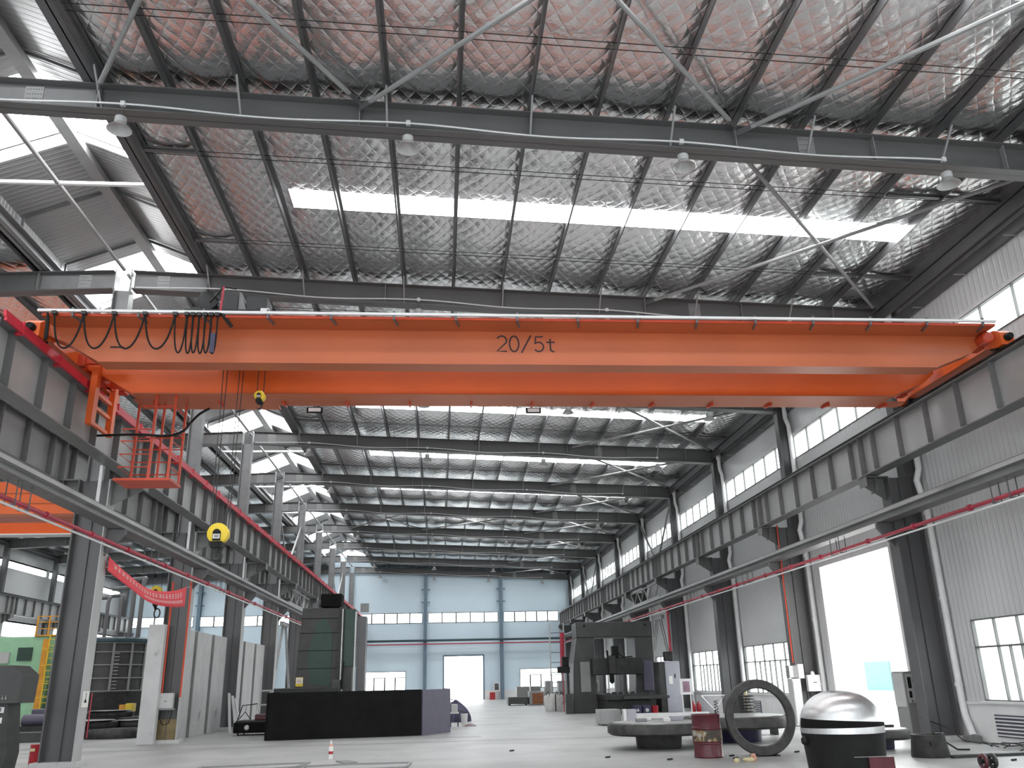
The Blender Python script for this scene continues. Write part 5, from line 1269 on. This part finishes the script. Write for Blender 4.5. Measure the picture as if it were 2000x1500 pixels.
# dome on black drum
t = thing('polished_dome', 'polished stainless steel dome resting on a black round base', 'dome', (6.33, 14.3, 0))
Rr = .64; cx, cy = 6.42, 14.3
prof = [(Rr, .66), (Rr, .74)]+[(Rr*math.cos(math.radians(a))**.86, .76+.53*math.sin(math.radians(a))) for a in range(4, 90, 4)]+[(.01, 1.29)]
MB().lathe([(Rr*.98, .655)]+prof, (cx, cy, 0), 64).build('dome_shell', 'inox', t, smooth=True)
def band(u, v):
    a = math.radians(172+176*u); w = .13*(1-u)**.7+.02; z = .735+v*w+.03*u
    rr = (Rr if z < .76 else Rr*math.cos(math.asin(min(1, (z-.76)/.53)))**.86)+.006
    return (cx+rr*math.cos(a), cy+rr*math.sin(a), z)
MB().grid(band, 40, 4).build('black_curved_band', 'blackpaint', t, smooth=True)  # black curved band, tall at one end and thin at the other
MB().lathe([(Rr*.90, 0), (Rr*.94, .3), (Rr*.985, .60), (Rr*1.0, .655), (Rr*.9, .655)], (cx, cy, 0), 56).build('base_drum', 'black', t, smooth=True)
MB().lathe([(.05, -.04), (.07, 0), (.05, .06)], (cx-.66, cy-.05, .55), 12, 'x').build('lug', 'black', t, smooth=True)
box(cx+.08, cx+.48, cy-.62, cy-.585, .06, .33).build('red_plate', 'maroon', t)
m = MB(); m.box(cx-.15, cx+.45, cy-.63, cy-.62, .335, .342); m.build('wire', 'castlight', t)
t = MB().tube([(7.1, 14.9, .75), (7.04, 14.9, 1.0), (7.02, 14.9, 1.12)], .02, 6); t.tube([(7.12, 14.9, .0), (7.12, 14.9, .85)], .06, 8); tag(t.build('valve_rod', 'purple', smooth=True), 'small violet rod standing right behind the polished dome', 'rod')
# bucket shaped mould, bars, reel, cables
t = thing('cast_mould', 'dark bucket shaped iron mould lying on the floor at the right', 'mould', (9.35, 17.0, 0))
MB().lathe([(.34, 0), (.35, .02), (.30, .36), (.31, .40), (.26, .40), (.24, .3)], (9.36, 17.1, 0), 40).build('body', 'cast', t, smooth=True)
box(9.2, 9.34, 16.73, 16.77, .22, .30).build('lug', 'dark', t)
tag(MB().bar((9.55, 16.7, .025), (12.2, 16.95, .025), .12, .05).bar((9.7, 16.9, .02), (12.2, 17.15, .02), .05, .04).build('steel_bar', 'mid'), 'long steel bars lying on the floor right of the iron mould', 'steel bar')
t = thing('cable_reel', 'red and black hose reel at the bottom right corner', 'reel', (9.08, 14.85, 0))
MB().tube([(9.02, 14.85+.10*math.cos(a), .11+.09*math.sin(a)) for a in [math.radians(20*i) for i in range(18)]], .035, 8, closed=True).build('rim', 'maroon', t, smooth=True)
MB().tube([(9.18, 14.85+.10*math.cos(a), .11+.09*math.sin(a)) for a in [math.radians(20*i) for i in range(18)]], .035, 8, closed=True).build('rim', 'dark', t, smooth=True)
MB().tube([(8.95, 14.85, .11), (9.22, 14.85, .11)], .04, 8).build('hub', 'dark', t)
random.seed(21)
for j in range(4):
    pts = []; x, y = 11.3+.15*j, 18.6-.35*j
    for i in range(28):
        pts.append((x+.26*math.cos(i*.55+j)+.028*i, y+.20*math.sin(i*.7+j)-.02*i, .02+.012*abs(math.sin(i*1.3+j))+.10*abs(math.sin(i*.28))))
    tag(MB().tube(pts, .012, 5).build('welding_cable', 'dark', smooth=True), 'tangled dark welding cable at the foot of the right wall, %s strand' % ORD[j], 'cable', 'tangled cables by the right wall')
tag(MB().tube([(9.4, 16.95, .42), (9.8, 17.3, .40), (10.1, 17.8, .2), (10.5, 18.1, .03), (10.7, 18.0, .03)], .018, 6).build('welding_cable', 'black', smooth=True), 'black hose running off the top of the iron mould', 'hose')
tag(MB().tube([(11.5, 21.2, .5), (11.8, 20.6, .3), (11.9, 20.2, .04), (11.8, 19.4, .03)], .015, 6).build('welding_cable', 'dark', smooth=True), 'dark cable dropping from the nearest right column', 'cable')
tag(box(12.0, 12.3, 20.1, 20.4, 0, .14).build('concrete_block', 'concdark', bevel=.02), 'small grey block by the foot of the nearest downpipe', 'block')
